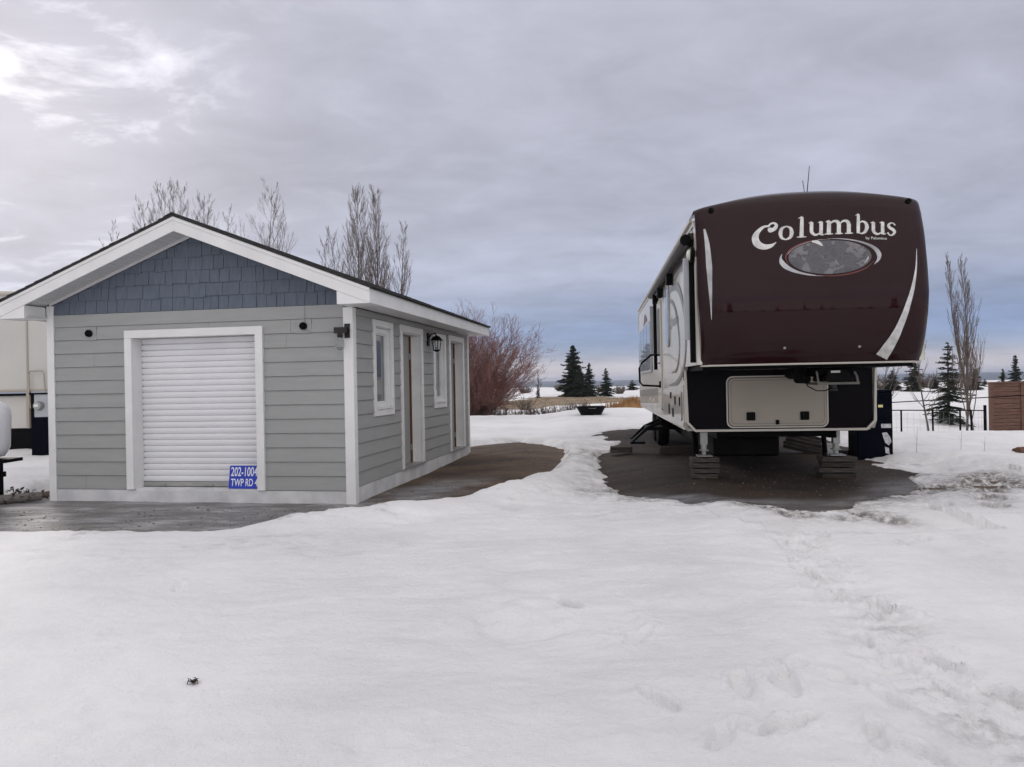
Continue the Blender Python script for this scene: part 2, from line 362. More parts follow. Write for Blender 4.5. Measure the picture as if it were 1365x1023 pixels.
def ground_material():
    m = bpy.data.materials.new('wet_gravel_and_grass'); m.use_nodes = True
    n = m.node_tree.nodes; l = m.node_tree.links; p = n['Principled BSDF']
    tc = n.new('ShaderNodeTexCoord')
    def noise(s, d=6, ro=.6, sc=(1, 1, 1)):
        mp = n.new('ShaderNodeMapping'); mp.inputs['Scale'].default_value = sc; l.new(tc.outputs['Object'], mp.inputs['Vector'])
        a = n.new('ShaderNodeTexNoise'); a.inputs['Scale'].default_value = s; a.inputs['Detail'].default_value = d; a.inputs['Roughness'].default_value = ro
        l.new(mp.outputs[0], a.inputs['Vector']); return a
    def ramp(src, e):
        r = n.new('ShaderNodeValToRGB')
        while len(r.color_ramp.elements) < len(e): r.color_ramp.elements.new(.5)
        for k, (pos, c) in enumerate(e): r.color_ramp.elements[k].position = pos; r.color_ramp.elements[k].color = (*c, 1)
        l.new(src, r.inputs[0]); return r.outputs[0]
    grav = ramp(noise(55, 8, .75).outputs['Fac'], [(.3, (.028, .0165, .0095)), (.5, (.105, .067, .042)), (.72, (.24, .168, .115))])
    ice = ramp(noise(2.2, 12, .75, (.6, 2.0, 1)).outputs['Fac'], [(.33, (.085, .082, .082)), (.5, (.22, .22, .225)), (.64, (.52, .52, .54))])
    grass = ramp(noise(1.2, 8, .7).outputs['Fac'], [(.3, (.10, .075, .05)), (.5, (.24, .18, .115)), (.7, (.34, .265, .18))])
    at1 = n.new('ShaderNodeAttribute'); at1.attribute_name = 'cover'
    sp = n.new('ShaderNodeSeparateColor'); l.new(at1.outputs['Color'], sp.inputs[0])
    def mix(f, a, b):
        x = n.new('ShaderNodeMix'); x.data_type = 'RGBA'; l.new(f, x.inputs[0]); l.new(a, x.inputs[6]); l.new(b, x.inputs[7]); return x.outputs[2]
    big = ramp(noise(.8, 9, .72, (.8, 1.8, 1)).outputs['Fac'], [(.36, (.42,)*3), (.5, (.85,)*3), (.64, (1.35, 1.28, 1.2))])
    mu = n.new('ShaderNodeMix'); mu.data_type = 'RGBA'; mu.blend_type = 'MULTIPLY'; mu.inputs[0].default_value = 1
    l.new(grav, mu.inputs[6]); l.new(big, mu.inputs[7])
    wm = n.new('ShaderNodeMix'); wm.data_type = 'RGBA'; wm.blend_type = 'MULTIPLY'; l.new(sp.outputs[2], wm.inputs[0]); l.new(mu.outputs[2], wm.inputs[6]); wm.inputs[7].default_value = (.42, .44, .48, 1)  # multiplies the painted trailer shade into the gravel colour
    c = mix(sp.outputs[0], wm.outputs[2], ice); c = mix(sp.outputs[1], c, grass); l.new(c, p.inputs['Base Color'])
    rr = n.new('ShaderNodeMapRange'); rr.inputs[3].default_value = .75; rr.inputs[4].default_value = .28
    l.new(sp.outputs[0], rr.inputs[0]); l.new(rr.outputs[0], p.inputs['Roughness'])
    p.inputs['Specular IOR Level'].default_value = .3
    bu = n.new('ShaderNodeBump'); bu.inputs['Strength'].default_value = .7; bu.inputs['Distance'].default_value = .02
    l.new(noise(45, 6, .7).outputs['Fac'], bu.inputs['Height']); l.new(bu.outputs[0], p.inputs['Normal'])
    return m
def set_cover(o, x, y):
    shed = ss(-.0, .25, 9.95-.18*(x+4)-y + .5*fbm(x*1.5, y*1.5, 4, 81))*(1-ss(-2.3, -.9, x))
    side = .75*(1-ss(.1, .75, np.abs(x-(-1.55+.28*(y-9))) + .35*fbm(x*2, y*2, 4, 83)))*(1-ss(10.6, 12, y))*ss(7.5, 8.2, y)
    rim = .5*(1-ss(8.6, 9.6, y-.25*np.maximum(0, x-4)))*(1-ss(.0, .5, np.abs(sdpoly(x, y, PATCH2)+.12) + .3*fbm(x*2, y*2, 4, 85)))
    ice = np.clip(np.maximum(np.maximum(shed*.8, side), rim), 0, 1)*(1-ss(22, 26, y))
    gr = ss(20, 26, np.hypot(x, y))
    trailer_shade = 1-ss(-.1, .5, sdpoly(x, y, PATCH2)); c = np.stack([ice, gr, trailer_shade, gr*0+1], 1).astype(np.float32)  # blue: shade under the trailer painted in, darkening its whole gravel patch
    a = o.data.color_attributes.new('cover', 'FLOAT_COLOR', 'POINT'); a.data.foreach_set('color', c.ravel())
x, y, q = polar_grid(radii(.0046, .018), angles(800)); zg = ground_z(x, y)
snow = np_mesh('snow', x, y, zg+snow_t(x, y), q, snow_material()); tag(snow, kind='structure')
def dirty(x, y):
    d1 = sdpoly(x, y, PATCH1); d2 = sdpoly(x, y, PATCH2); f = fbm(x*3, y*7, 5, 101, .65); g = fbm(x*1.1, y*1.6, 4, 103, .6)
    a = .7*np.exp(-np.maximum(d1, 0)/.16)*ss(-.3, .4, f) + np.exp(-np.maximum(d2, 0)/.42)*ss(-.35, .35, f+.5*g)*1.25*(.35+.65*ss(10.5, 8.8, y))
    a = a + 1.1*np.exp(-np.hypot((x-5.3)/1.2, (y-8.7)/.9)**2)*ss(-.2, .3, f) + .35*np.exp(-((x-1.2)/.7)**2-((y-13)/2.2)**2)*ss(-.3, .3, f)
    a = a + .5*ss(.25, .5, fbm(x*2.2, y*2.6, 5, 107, .7))*ss(20, 14, y)*np.exp(-np.maximum(np.minimum(d1, d2), 0)/1.2)
    for (cx, cy, rr) in SPOTS: a = a + .9*np.exp(-(np.hypot(x-cx, y-cy)/(rr*1.5))**2)
    for (ax, ay), (bx, by) in zip(path, path[1:]): a = a + .22*np.exp(-(np.hypot(x-(ax+bx)/2, y-(ay+by)/2)/.3)**2)*ss(-.1, .4, f)
    return np.clip(a, 0, 1)*(np.hypot(x, y) < 34)
dd = dirty(x, y); ca_ = snow.data.color_attributes.new('dirt', 'FLOAT_COLOR', 'POINT'); ca_.data.foreach_set('color', np.stack([dd, dd, dd, dd*0+1], 1).astype(np.float32).ravel())
x, y, q = polar_grid(radii(.014, .02), angles(420)); zg = ground_z(x, y)
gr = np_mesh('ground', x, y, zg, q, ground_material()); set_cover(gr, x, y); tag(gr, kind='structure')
def gz(x, y, snowy=True):
    a = np.array([float(x)]); b = np.array([float(y)]); z = ground_z(a, b)
    return float(z[0] + (max(0, snow_t(a, b)[0]) if snowy else 0))

def stones():
    rg = np.random.default_rng(3); X = []; 
    while len(X) < 5200:
        x_ = rg.uniform(-8, 7, 4000); y_ = rg.uniform(7, 19, 4000); ok = (np.minimum(sdpoly(x_, y_, PATCH1), sdpoly(x_, y_, PATCH2)) < -.05) & ~((x_ < -2.0+.18*(y_-9.26)) & (y_ > 9.2))
        X += list(zip(x_[ok], y_[ok]))
    X = X[:5200]; xs = np.array([p[0] for p in X]); ys = np.array([p[1] for p in X]); zs = ground_z(xs, ys); V = []; F = []
    for x_, y_, z_ in zip(xs, ys, zs):
        s_ = float(rg.lognormal(-4.85, .4)); b = len(V); c = rg.uniform(.6, 1.3, 3)*s_; a = rg.uniform(0, 3)
        for k in range(5): V.append((x_+math.cos(a+k*1.257)*c[0], y_+math.sin(a+k*1.257)*c[1], z_+s_*.1))
        V.append((x_+s_*.2, y_, z_+c[2]*.75)); F.extend([(b+k, b+(k+1) % 5, b+5) for k in range(5)])
    me = bpy.data.meshes.new('loose_gravel'); me.from_pydata(V, [], F); me.materials.append(mat('gravel_stone', (.07, .054, .042), .85, var=.6, vs=9, col2=(.17, .14, .115)))
    o = bpy.data.objects.new('loose_gravel', me); COL.objects.link(o); tag(o, 'loose brown gravel scattered over the bare ground', 'gravel', kind='stuff')
stones()
def hills():
    aa = np.linspace(R(-60), R(60), 360); rr = np.array([1280, 1500, 1900, 2400, 3000, 3600, 4300, 5200.])
    A, Rr = np.meshgrid(aa, rr)
    h = 5 + 5*fbm(A*9+2, Rr*.002, 4, 91) + 1.6*fbm(A*80, Rr*.02, 3, 95)
    z = -11.2 + (h+9.6)*ss(1280, 2300, Rr)*(.80+.2*ss(2400, 4500, Rr)) + 2.2*ss(R(5), R(30), A)
    z = np.where(Rr < 1300, -13, z); z = np.where(Rr > 5000, -15, z)
    m = len(aa); n = len(rr); i = np.arange(n-1)[:, None]*m; j = np.arange(m-1)[None, :]
    q = np.stack([i+j, i+j+1, i+m+j+1, i+m+j], -1).reshape(-1, 4)[:, ::-1]
    o = np_mesh('hills', (Rr*np.sin(A)).ravel(), (Rr*np.cos(A)).ravel(), z.ravel(), q, M['hill']); tag(o, kind='structure')
hills()

# ------------------------------------------------------------------ the shed
SHED = empty('garden_shed', (-2.02, 9.26, 0), R(-10.2), 'grey lap sided shed with blue shake gable and white roll up door', 'shed')
W0, LEN, EX = -4.37, 6.15, .1835
def lap_wall(mb, a0, a1, z0, z1, holes, put, joints):
    """bevelled boards, each cut round the openings; put(a, depth, z) -> xyz, depth outwards"""
    z = z0
    while z < z1-.01:
        zt = min(z+EX, z1)
        cuts = [(a0, a1)]
        for (h0, h1, g0, g1) in holes:
            if g0 < zt-.012 and g1 > z+.012:
                cuts = [c for a, b in cuts for c in ((a, min(b, h0)), (max(a, h1), b)) if c[1]-c[0] > .01]
        parts = [(a, b, z, zt) for a, b in cuts]
        for (h0, h1, g0, g1) in holes:
            if g0 < zt-.012 and g1 > z+.012:
                if g0 > z+.01: parts.append((h0, h1, z, g0))
                if g1 < zt-.01: parts.append((h0, h1, g1, zt))
        for a, b, za, zb in parts:
            sp = [a]; 
            if b-a > 1 and random.random() < .35: sp.append(random.uniform(a+.3, b-.3))
            sp.append(b)
            for s0, s1 in zip(sp, sp[1:]):
                if s1 < b: s1 -= .003
                lo = za+.006 if za == z else za
                dl = .022-.016*(za-z)/EX; du = .022-.016*(zb-z)/EX
                v = [put(s0, dl, lo), put(s1, dl, lo), put(s1, du, zb), put(s0, du, zb), put(s0, 0, lo), put(s1, 0, lo), put(s1, 0, zb), put(s0, 0, zb)]
                mb.add(v, [(0,1,2,3), (0,4,5,1), (0,3,7,4), (1,5,6,2), (3,2,6,7)])
        z = zt
OPF = (-3.10, -1.22, .16, 2.19)
def shed():
    S = SHED
    core = MB(); core.box(W0+.03, -.21, .2, LEN-.1, -.1, 2.5)     # dark room body behind the cladding
    core.prism([(W0+.05, 2.505), (-.05, 2.505), (-2.2, 3.42)], .02, LEN-.05)
    # wall slabs round the openings
    w = MB()
    w.box(W0, OPF[0], 0, .195, .15, 2.5); w.box(OPF[1], 0, 0, .195, .15, 2.5); w.box(OPF[0], OPF[1], 0, .195, OPF[3], 2.5)
    ys = [.195, .79, 1.41, 1.93, 2.86, 3.69, 4.31, 4.75, 5.68, LEN]
    kinds = ['w', 'win', 'w', 'door', 'w', 'win', 'w', 'door', 'w']
    for a, b, k in zip(ys, ys[1:], kinds):
        if k == 'w': w.box(-.2, 0, a, b, .16, 2.5)
        if k == 'win': w.box(-.2, 0, a, b, .16, 1.17); w.box(-.2, 0, a, b, 2.29, 2.5)
        if k == 'door': w.box(-.2, 0, a, b, 2.31, 2.5)
    w.box(W0, W0+.029, .2, LEN, .15, 2.5)
    w.box(W0+.03, 0, LEN+.001, LEN+.03, .15, 2.5)
    w.v += []
    sh = MB(); sh.v = core.v; sh.f = core.f; sh.build('inner_wall', M['doorgrey'], S)
    w.build('wall', M['siding'], S)
    f = MB(); lap_wall(f, W0+.08, -.1, .163, 2.36, [(-3.15, -1.25, .15, 2.24)], lambda a, d, z: (a, -d, z), 1)
    f.box(W0+.08, -.1, -.02, 0, 2.366, 2.53)                        # frieze board under the shakes
    lap_wall(f, .08, LEN-.07, .20, 2.49, [(.74, 1.46, 1.12, 2.35), (1.87, 2.93, .15, 2.36), (3.64, 4.36, 1.12, 2.35), (4.68, 5.75, .15, 2.37)], lambda a, d, z: (d, a, z), 1)
    lap_wall(f, .08, LEN-.07, .20, 2.49, [], lambda a, d, z: (W0-d, a, z), 1)
    f.build('siding', M['siding'], S)
    p = MB(); p.box(W0+.02, -.02, .015, LEN, -.25, .157); p.box(W0-.005, -.101, -.012, .0, -.2, .159); p.box(.0, .012, .09, LEN+.01, -.2, .198)
    p.box(W0+.02, OPF[0]-.01, 0.001, .014, -.2, .157)
    p.build('foundation', M['plinth'], S, .006)
    c = MB()
    for boxes in ([(W0-.03, W0+.079, -.031, -.001, -.03, 2.66), (W0-.03, W0-.001, -.0008, .079, 0, 2.49)], [(-.099, .031, -.031, -.001, -.03, 2.49), (.001, .031, -.0008, .079, -.03, 2.49)], [(.001, .031, LEN-.07, LEN+.03, .05, 2.49)]):
        c = MB()
        for b_ in boxes: c.box(*b_)
        c.build('corner_trim', M['white'], S, .004)
    # gable shakes
    g = MB(); xr, m_ = -2.2, .3885
    top = lambda x: 3.49 - m_*abs(x-xr)
    z = 2.535; row = 0
    while z < 3.5:
        x = W0-.05-random.random()*.1
        while x < .05:
            wd = random.choice([.11, .14, .17, .2, .24]); x1 = x+wd-.006; zb = z - random.choice([0, 0, .008, .018])*(row > 0); zt = z+.20
            xs = [max(x, W0+.005), min(x1, -.005)]
            if xs[1]-xs[0] > .02:
                pts = [(xs[0], zb), (xs[1], zb), (xs[1], min(zt, top(xs[1]))), (xs[0], min(zt, top(xs[0])))]
                if xs[0] < xr < xs[1]: pts.insert(3, (xr, min(zt, top(xr))))
                if pts[0][1] >= pts[-1][1]:
                    q = xr-(3.49-zb)/m_
                    pts = [(q, zb), pts[1], pts[2]] if pts[1][1] < pts[2][1] and q < pts[1][0] else None
                elif pts[1][1] >= pts[2][1]:
                    q = xr+(3.49-zb)/m_; pts = [pts[0], (q, zb), pts[-1]] if q > pts[0][0] else None
                if pts:
                    th = random.uniform(.012, .02)
                    dep = lambda pz: -(.004+th*(1-(pz-zb)/.2))
                    n = len(pts)
                    g.add([(a, dep(b), b) for a, b in pts]+[(a, .0, b) for a, b in pts], [tuple(range(n))]+[(i, n+i, n+(i+1) % n, (i+1) % n) for i in range(n)])
            x += wd
        z += .178; row += 1
    g.build('gable_shakes', M['shake'], S)
    # roof
    r = MB(); E0, E1 = -4.80, .40; yF, yB = -.39, LEN+.36
    up = lambda x, o=0: 3.70 - m_*abs(x-xr) + o
    r.prism([(E0-.03, up(E0-.03, -.012)), (xr, up(xr, -.012)), (E1+.03, up(E1+.03, -.012)), (E1+.03, up(E1+.03, .012)), (xr, up(xr, .014)), (E0-.03, up(E0-.03, .012))], yF-.02, yB+.02)
    k = 0; a = .0
    for sgn in (-1, 1):                                                   # shingle courses as raised strips
        s = .0
        while s < 2.6:
            xa, xb = xr+sgn*s, xr+sgn*min(s+.2, 2.645)
            yy = yF-.024
            while yy < yB:
                L = random.uniform(.25, .5); hh = random.uniform(.006, .016)
                y2 = min(yy+L-.006, yB+.024)
                r.add([(xa, yy, up(xa, .0135)), (xb, yy, up(xb, .0135+hh)), (xb, y2, up(xb, .0135+hh)), (xa, y2, up(xa, .0135)), (xb, yy, up(xb, .006)), (xb, y2, up(xb, .006))],
                      [(0,1,2,3), (1,4,5,2), (0,4,1)])
                yy += L
            s += .14
    r.prism([(xr-.12, up(xr-.12, .03)), (xr, up(xr, .035)), (xr+.12, up(xr+.12, .03)), (xr+.12, up(xr+.12, .015)), (xr, up(xr, .018)), (xr-.12, up(xr-.12, .015))], yF-.03, yB+.03)
    roof = r.build('roof', M['roof'], S)
    f = MB(); D = .185
    for yy in (yF, yB-.025):
        for sgn, E in ((-1, E0), (1, E1)):
            f.prism([(xr, up(xr, -.014)), (E, up(E, -.014)), (E, up(E, -.014-D)), (xr, up(xr, -.014-D))], yy, yy+.025)
            f.prism([(xr, up(xr, -.016)), (E, up(E, -.016)), (E, up(E, -.06)), (xr, up(xr, -.06))], yy-.010, yy-.001)
    # eave fascias
    f.box(E1-.022, E1, yF+.026, yB-.026, 2.495, 2.672); f.box(E0, E0+.022, yF+.026, yB-.026, 2.495, 2.672)
    f.build('fascia', M['white'], S, .003)
    s = MB(); zt = lambda x: up(x, -.014-.16)
    for sgn, E in ((-1, E0+.03), (1, E1-.03)):
        n = 34
        for i in range(n):                                                # grooved rake soffit boards
            xa = xr+(E-xr)*i/n; xb = xr+(E-xr)*(i+.93)/n
            for y0, y1 in ((yF+.026, -.002), (LEN+.04, yB-.026)):
                s.add([(xa, y0, zt(xa)), (xb, y0, zt(xb)), (xb, y1, zt(xb)), (xa, y1, zt(xa)), (xa, y0, zt(xa)+.01), (xb, y0, zt(xb)+.01), (xb, y1, zt(xb)+.01), (xa, y1, zt(xa)+.01)],
                      [(0,1,2,3), (4,5,6,7), (0,1,5,4), (1,2,6,5), (2,3,7,6), (3,0,4,7)])
    s.box(.035, E1-.024, yF+.03, yB-.03, 2.500, 2.508); s.box(E0+.024, W0-.001, yF+.03, yB-.03, 2.500, 2.508)
    s.build('soffit', M['soffit'], S)
    # boxed cornice returns
    zf = lambda x: up(x, -.014-D-.002)
    c = MB(); c.prism([(-.02, 2.49), (E1-.001, 2.49), (E1-.001, zf(E1)), (-.02, zf(-.02))], yF+.002, -.033); c.build('cornice_return', M['white'], S, .003)
    c = MB(); c.prism([(W0-.035, 2.47), (E0+.001, 2.47), (E0+.001, zf(E0)), (W0-.035, zf(W0-.035))], yF+.002, -.033)
    c.build('cornice_return', M['white'], S, .003)
    t = MB()                                                             # thin rake moulding against the shakes
    for E in (W0+.02, -.02): t.prism([(xr, 3.525), (E, 3.525-m_*abs(E-xr)), (E, 3.49-m_*abs(E-xr)), (xr, 3.49)], -.034, -.021)
    t.build('rake_moulding', M['soffit'], S)
    # roller door
    dc = MB(); frame(dc, -3.2, -1.2, .165, 2.29, .105, -.05, -.0015, bottom=False)
    dc.box(-3.115, -3.096, -.0015, .17, .165, 2.185); dc.box(-3.095, -1.225, 0, .17, 2.187, 2.2)
    dc.build('door_casing', M['white'], S, .004)
    rd = MB(); n = 24; H0, H1 = .245, 2.19; pitch = (H1-H0)/n; prof = []
    for i in range(n):
        z0 = H0+i*pitch
        prof += [(.190, z0), (.172, z0+pitch*.07), (.164, z0+pitch*.3), (.160, z0+pitch*.6), (.163, z0+pitch*.86), (.172, z0+pitch*.92), (.190, z0+pitch*.98)]
    v = []
    for yy, z in prof: v += [(-3.095, yy, z), (-1.225, yy, z)]
    rd.add(v, [(2*i, 2*i+1, 2*i+3, 2*i+2) for i in range(len(prof)-1)])
    door = rd.build('roller_door', M['rolldoor'], S, smooth=True)
    b = MB(); b.box(-3.09, -1.23, .15, .185, .185, .243); b.build('bottom_rail', M['greymetal'], door, .004)
    for q_ in ((-2.86, -2.76, .138, .149, .20, .225), (-2.2, -2.05, .138, .149, .195, .215)): b = MB(); b.box(*q_); b.build('latch', M['galv'], door, .002)
    b = MB(); b.box(-1.40, -1.33, .135, .157, 1.19, 1.215); b.lathe([(.014, .12), (.014, .136)], (-1.34, 0, 1.2), 10, 'y'); b.build('lock', M['bronze'], door)
    sl = MB(); sl.box(-3.1, -1.22, .0, .19, .158, .175); sl.build('door_sill', M['plinth'], S)
    # windows and side doors
    for y0, y1 in ((.70, 1.50), (3.6, 4.4)):
        wf = MB(); frame(wf, y0, y1, 1.07, 2.40, .09, .0015, .03, 'x'); frame(wf, y0+.09, y1-.09, 1.16, 2.31, .012, -.19, .001, 'x')
        win = wf.build('window', M['white'], S, .003)
        sf = MB(); frame(sf, y0+.103, y1-.103, 1.173, 2.297, .075, -.05, -.012, 'x'); frame(sf, y0+.179, y1-.179, 1.249, 2.221, .02, -.06, -.03, 'x'); sf.build('sash', M['white'], win, .003)
        gl = MB(); gl.box(-.085, -.055, y0+.175, y1-.175, 1.245, 2.225); gl.build('pane', M['glass'], win)
        si = MB(); si.box(-.01, .045, y0+.1, y1-.1, 1.163, 1.185); si.build('sill', M['white'], win)
    for y0, y1, top_ in ((1.83, 2.97, 2.41), (4.64, 5.79, 2.42)):
        d = MB(); frame(d, y0, y1, .199, top_, .10, .0015, .03, 'x', bottom=False)
        d.box(-.19, .0, y0+.1, y0+.118, .2, top_-.1); d.box(-.19, .0, y1-.118, y1-.1, .2, top_-.1); d.box(-.19, .0, y0+.12, y1-.12, top_-.118, top_-.1)
        dr = d.build('side_door', M['white'], S, .003)
        pn = MB(); pn.box(-.185, -.14, y0+.122, y1-.255, .225, top_-.13); lf = pn.build('door_leaf', M['doorgrey'], dr, .003)
        for z in (.42, 1.9): h = MB(); h.box(-.139, -.125, y1-.285, y1-.257, z, z+.1); h.tube([(-.122, y1-.262, z), (-.122, y1-.262, z+.1)], .008, 8); h.build('hinge', M['galv'], lf)
        bs = MB(); bs.box(-.18, -.115, y1-.250, y1-.215, .225, top_-.13); bs.build('door_stop', M['brownwood'], dr)
        bs = MB(); bs.box(-.185, -.13, y1-.213, y1-.12, .225, top_-.13); bs.build('door_jamb', M['white'], dr)
        th = MB(); th.box(-.19, .045, y0+.02, y1-.02, .200, .222); th.build('threshold', M['greymetal'], dr)
    # round vents on square blocks, with a cable down to the right one
    for vx in (-3.74, -.634):
        m = MB(); m.box(vx-.1, vx+.1, -.024, -.0, 2.178, 2.358); bl = m.build('vent', M['siding'], S, .003)
        m = MB(); m.lathe([(.048, -.024), (.048, -.055), (.040, -.055), (.036, -.04)], (vx, 0, 2.27), 20, 'y')
        for k in range(-2, 3): m.box(vx-.033, vx+.033, -.052, -.045, 2.27+k*.014-.003, 2.27+k*.014+.003)
        m.build('louvre', M['blackplastic'], bl, smooth=True)
    m = MB(); m.tube([(-.62, -.026, 2.53), (-.622, -.03, 2.36), (-.63, -.03, 2.33)], .005, 6); m.build('cable', M['greymetal'], S); m = MB(); m.tube([(-.60, -.03, 2.22), (-.56, -.04, 2.2), (-.54, -.03, 2.19)], .004, 6)
    m.build('cable', M['greymetal'], S)
shed()
# lamps on the shed walls
def corner_lamp():
    L = empty('wall_lamp', SHED.matrix_basis @ Vector((0, 0, 0)), SHED.rotation_euler[2], 'dark bronze wall light with a bare glass jar at the front corner of the shed', 'lamp', 'outdoor wall lights of the shed')
    x, z = -.07, 2.19
    m = MB(); m.box(x-.005, x+.065, -.052, -.033, z-.09, z+.09); m.tube([(x+.03, -.05, z), (x+.03, -.12, z)], .022, 10)
    m.box(x-.10, x+.05, -.16, -.10, z-.035, z+.04); m.build('bracket', M['bronze'], L, .003)
    m = MB(); m.lathe([(.034, z-.04), (.034, z-.085), (.03, z-.09)], (x-.03, -.13, 0), 16); m.build('socket', M['bronze'], L, smooth=True)
    m = MB(); m.lathe([(.032, z-.091), (.05, z-.12), (.056, z-.17), (.05, z-.225), (.03, z-.245), (.002, z-.25)], (x-.03, -.13, 0), 18); m.build('glass_jar', M['clear'], L, smooth=True)
corner_lamp()
def lantern():
    L = empty('wall_lantern', SHED.matrix_basis @ Vector((0, 0, 0)), SHED.rotation_euler[2], 'black coach lantern between the first side door and second window', 'lamp', 'outdoor wall lights of the shed')
    y = 3.28; z = 2.28
    m = MB(); m.box(.018, .035, y-.06, y+.06, z-.13, z+.09); m.tube([(.03, y, z), (.08, y, z+.07), (.15, y, z+.08), (.17, y, z+.03)], .013, 8); m.build('bracket', M['black'], L, .003)
    m = MB(); m.lathe([(.02, z+.04), (.06, z+.02), (.105, z-.035), (.105, z-.045), (.02, z-.045)], (.17, y, 0), 12); m.build('hood', M['black'], L)
    m = MB(); m.lathe([(.075, z-.05), (.055, z-.2)], (.17, y, 0), 6); m.build('glass', M['clear'], L)
    m = MB()
    for k in range(6):
        a = k*math.pi/3; m.tube([(.17+.08*math.cos(a), y+.08*math.sin(a), z-.045), (.17+.058*math.cos(a), y+.058*math.sin(a), z-.205)], .005, 5)
    m.lathe([(.062, z-.2), (.062, z-.212), (.02, z-.235)], (.17, y, 0), 12); m.build('cage', M['black'], L)
lantern()
# text helper -------------------------------------------------------------
def text_mesh(body, size, ext=.002, sx=1.):
    c = bpy.data.curves.new('t', 'FONT'); c.body = body; c.size = size; c.extrude = ext; c.offset = size*.012
    o = bpy.data.objects.new('t', c); COL.objects.link(o); bpy.context.view_layer.update()
    me = bpy.data.meshes.new_from_object(o.evaluated_get(bpy.context.evaluated_depsgraph_get()))
    vs = [(v.co.x*sx, v.co.z, v.co.y) for v in me.vertices]; fs = [tuple(p.vertices) for p in me.polygons]
    bpy.data.objects.remove(o); bpy.data.curves.remove(c); bpy.data.meshes.remove(me)
    return vs, fs
def sign():
    S = empty('address_sign', SHED.matrix_basis @ Vector((-1.755, .02, .178)), SHED.rotation_euler[2], 'blue rural address plate with white lettering leaning on the roller door', 'sign')
    tilt = Matrix.Rotation(R(-9), 4, 'X')
    m = MB(); m.m = tilt; m.prism(rrect(0, .525, 0, .30, .012), 0, .004); m.build('plate', M['bluesign'], S)
    m = MB(); m.m = tilt
    vs, fs = text_mesh('202-1004', .165, .001, .60); m.add([(a+.022, b-.0015, c+.165) for a, b, c in vs], fs)
    vs, fs = text_mesh('TWP RD 4', .135, .001, .62); m.add([(a+.03, b-.0015, c+.035) for a, b, c in vs], fs)
    m.build('lettering', M['signwhite'], S)
sign()

# ------------------------------------------------------------------ fifth-wheel trailer
TR = empty('fifth_wheel_trailer', (2.09, 8.05, 0), R(-6.7), 'maroon and cream fifth wheel camper on landing legs facing the camera', 'camper')
PZ = [1.65, 1.76, 1.92, 2.15, 2.4, 2.7, 3.0, 3.2, 3.36, 3.48, 3.56, 3.62, 3.66]
PY = [.20, .12, .05, .010, 0, .03, .08, .125, .165, .22, .30, .45, .95]
WX = 2.44
def prof(z): return float(np.interp(z, PZ, PY))
def capsurf(x, z):
    u = abs(x/(WX/2)-1)
    return prof(z)+.07*u**2+.075*min(u, 1.)**22
def capdrop(x, z):
    u = abs(2*x/WX-1); return float(u**2.5*(.075*ss(3.0, 3.4, np.array(z))+.13*ss(3.5, 3.66, np.array(z))))
def ribbon(mb, pts, ws, put, lift, n=6):
    """calligraphic stroke: centreline through pts (Catmull-Rom) of width ws, laid on a surface by put(a, b, lift)"""
    P = [Vector((*p, 0)) for p in pts]; out = []
    E = [P[0]*2-P[1]]+P+[P[-1]*2-P[-2]]
    for i in range(len(P)-1):
        for k in range(n + (i == len(P)-2)):
            t = k/n; a, b, c, d = E[i:i+4]
            q = .5*((2*b)+(c-a)*t+(2*a-5*b+4*c-d)*t*t+(3*b-a-3*c+d)*t**3)
            out.append((q, ws[i]+(ws[i+1]-ws[i])*t))
    vs = []
    for i, (q, w) in enumerate(out):
        d = out[min(i+1, len(out)-1)][0]-out[max(i-1, 0)][0]; d.normalize(); nn = Vector((-d.y, d.x, 0))*w/2
        vs += [put((q+nn).x, (q+nn).y, lift), put((q-nn).x, (q-nn).y, lift)]
    mb.add(vs, [(2*i, 2*i+1, 2*i+3, 2*i+2) for i in range(len(out)-1)])
T_, N_ = .21, .07   # thick and thin stroke, in x-heights
def serif(x, y, w=.34): return ([(x-w/2, y), (x, y+.01), (x+w/2, y)], [.04, .09, .04])
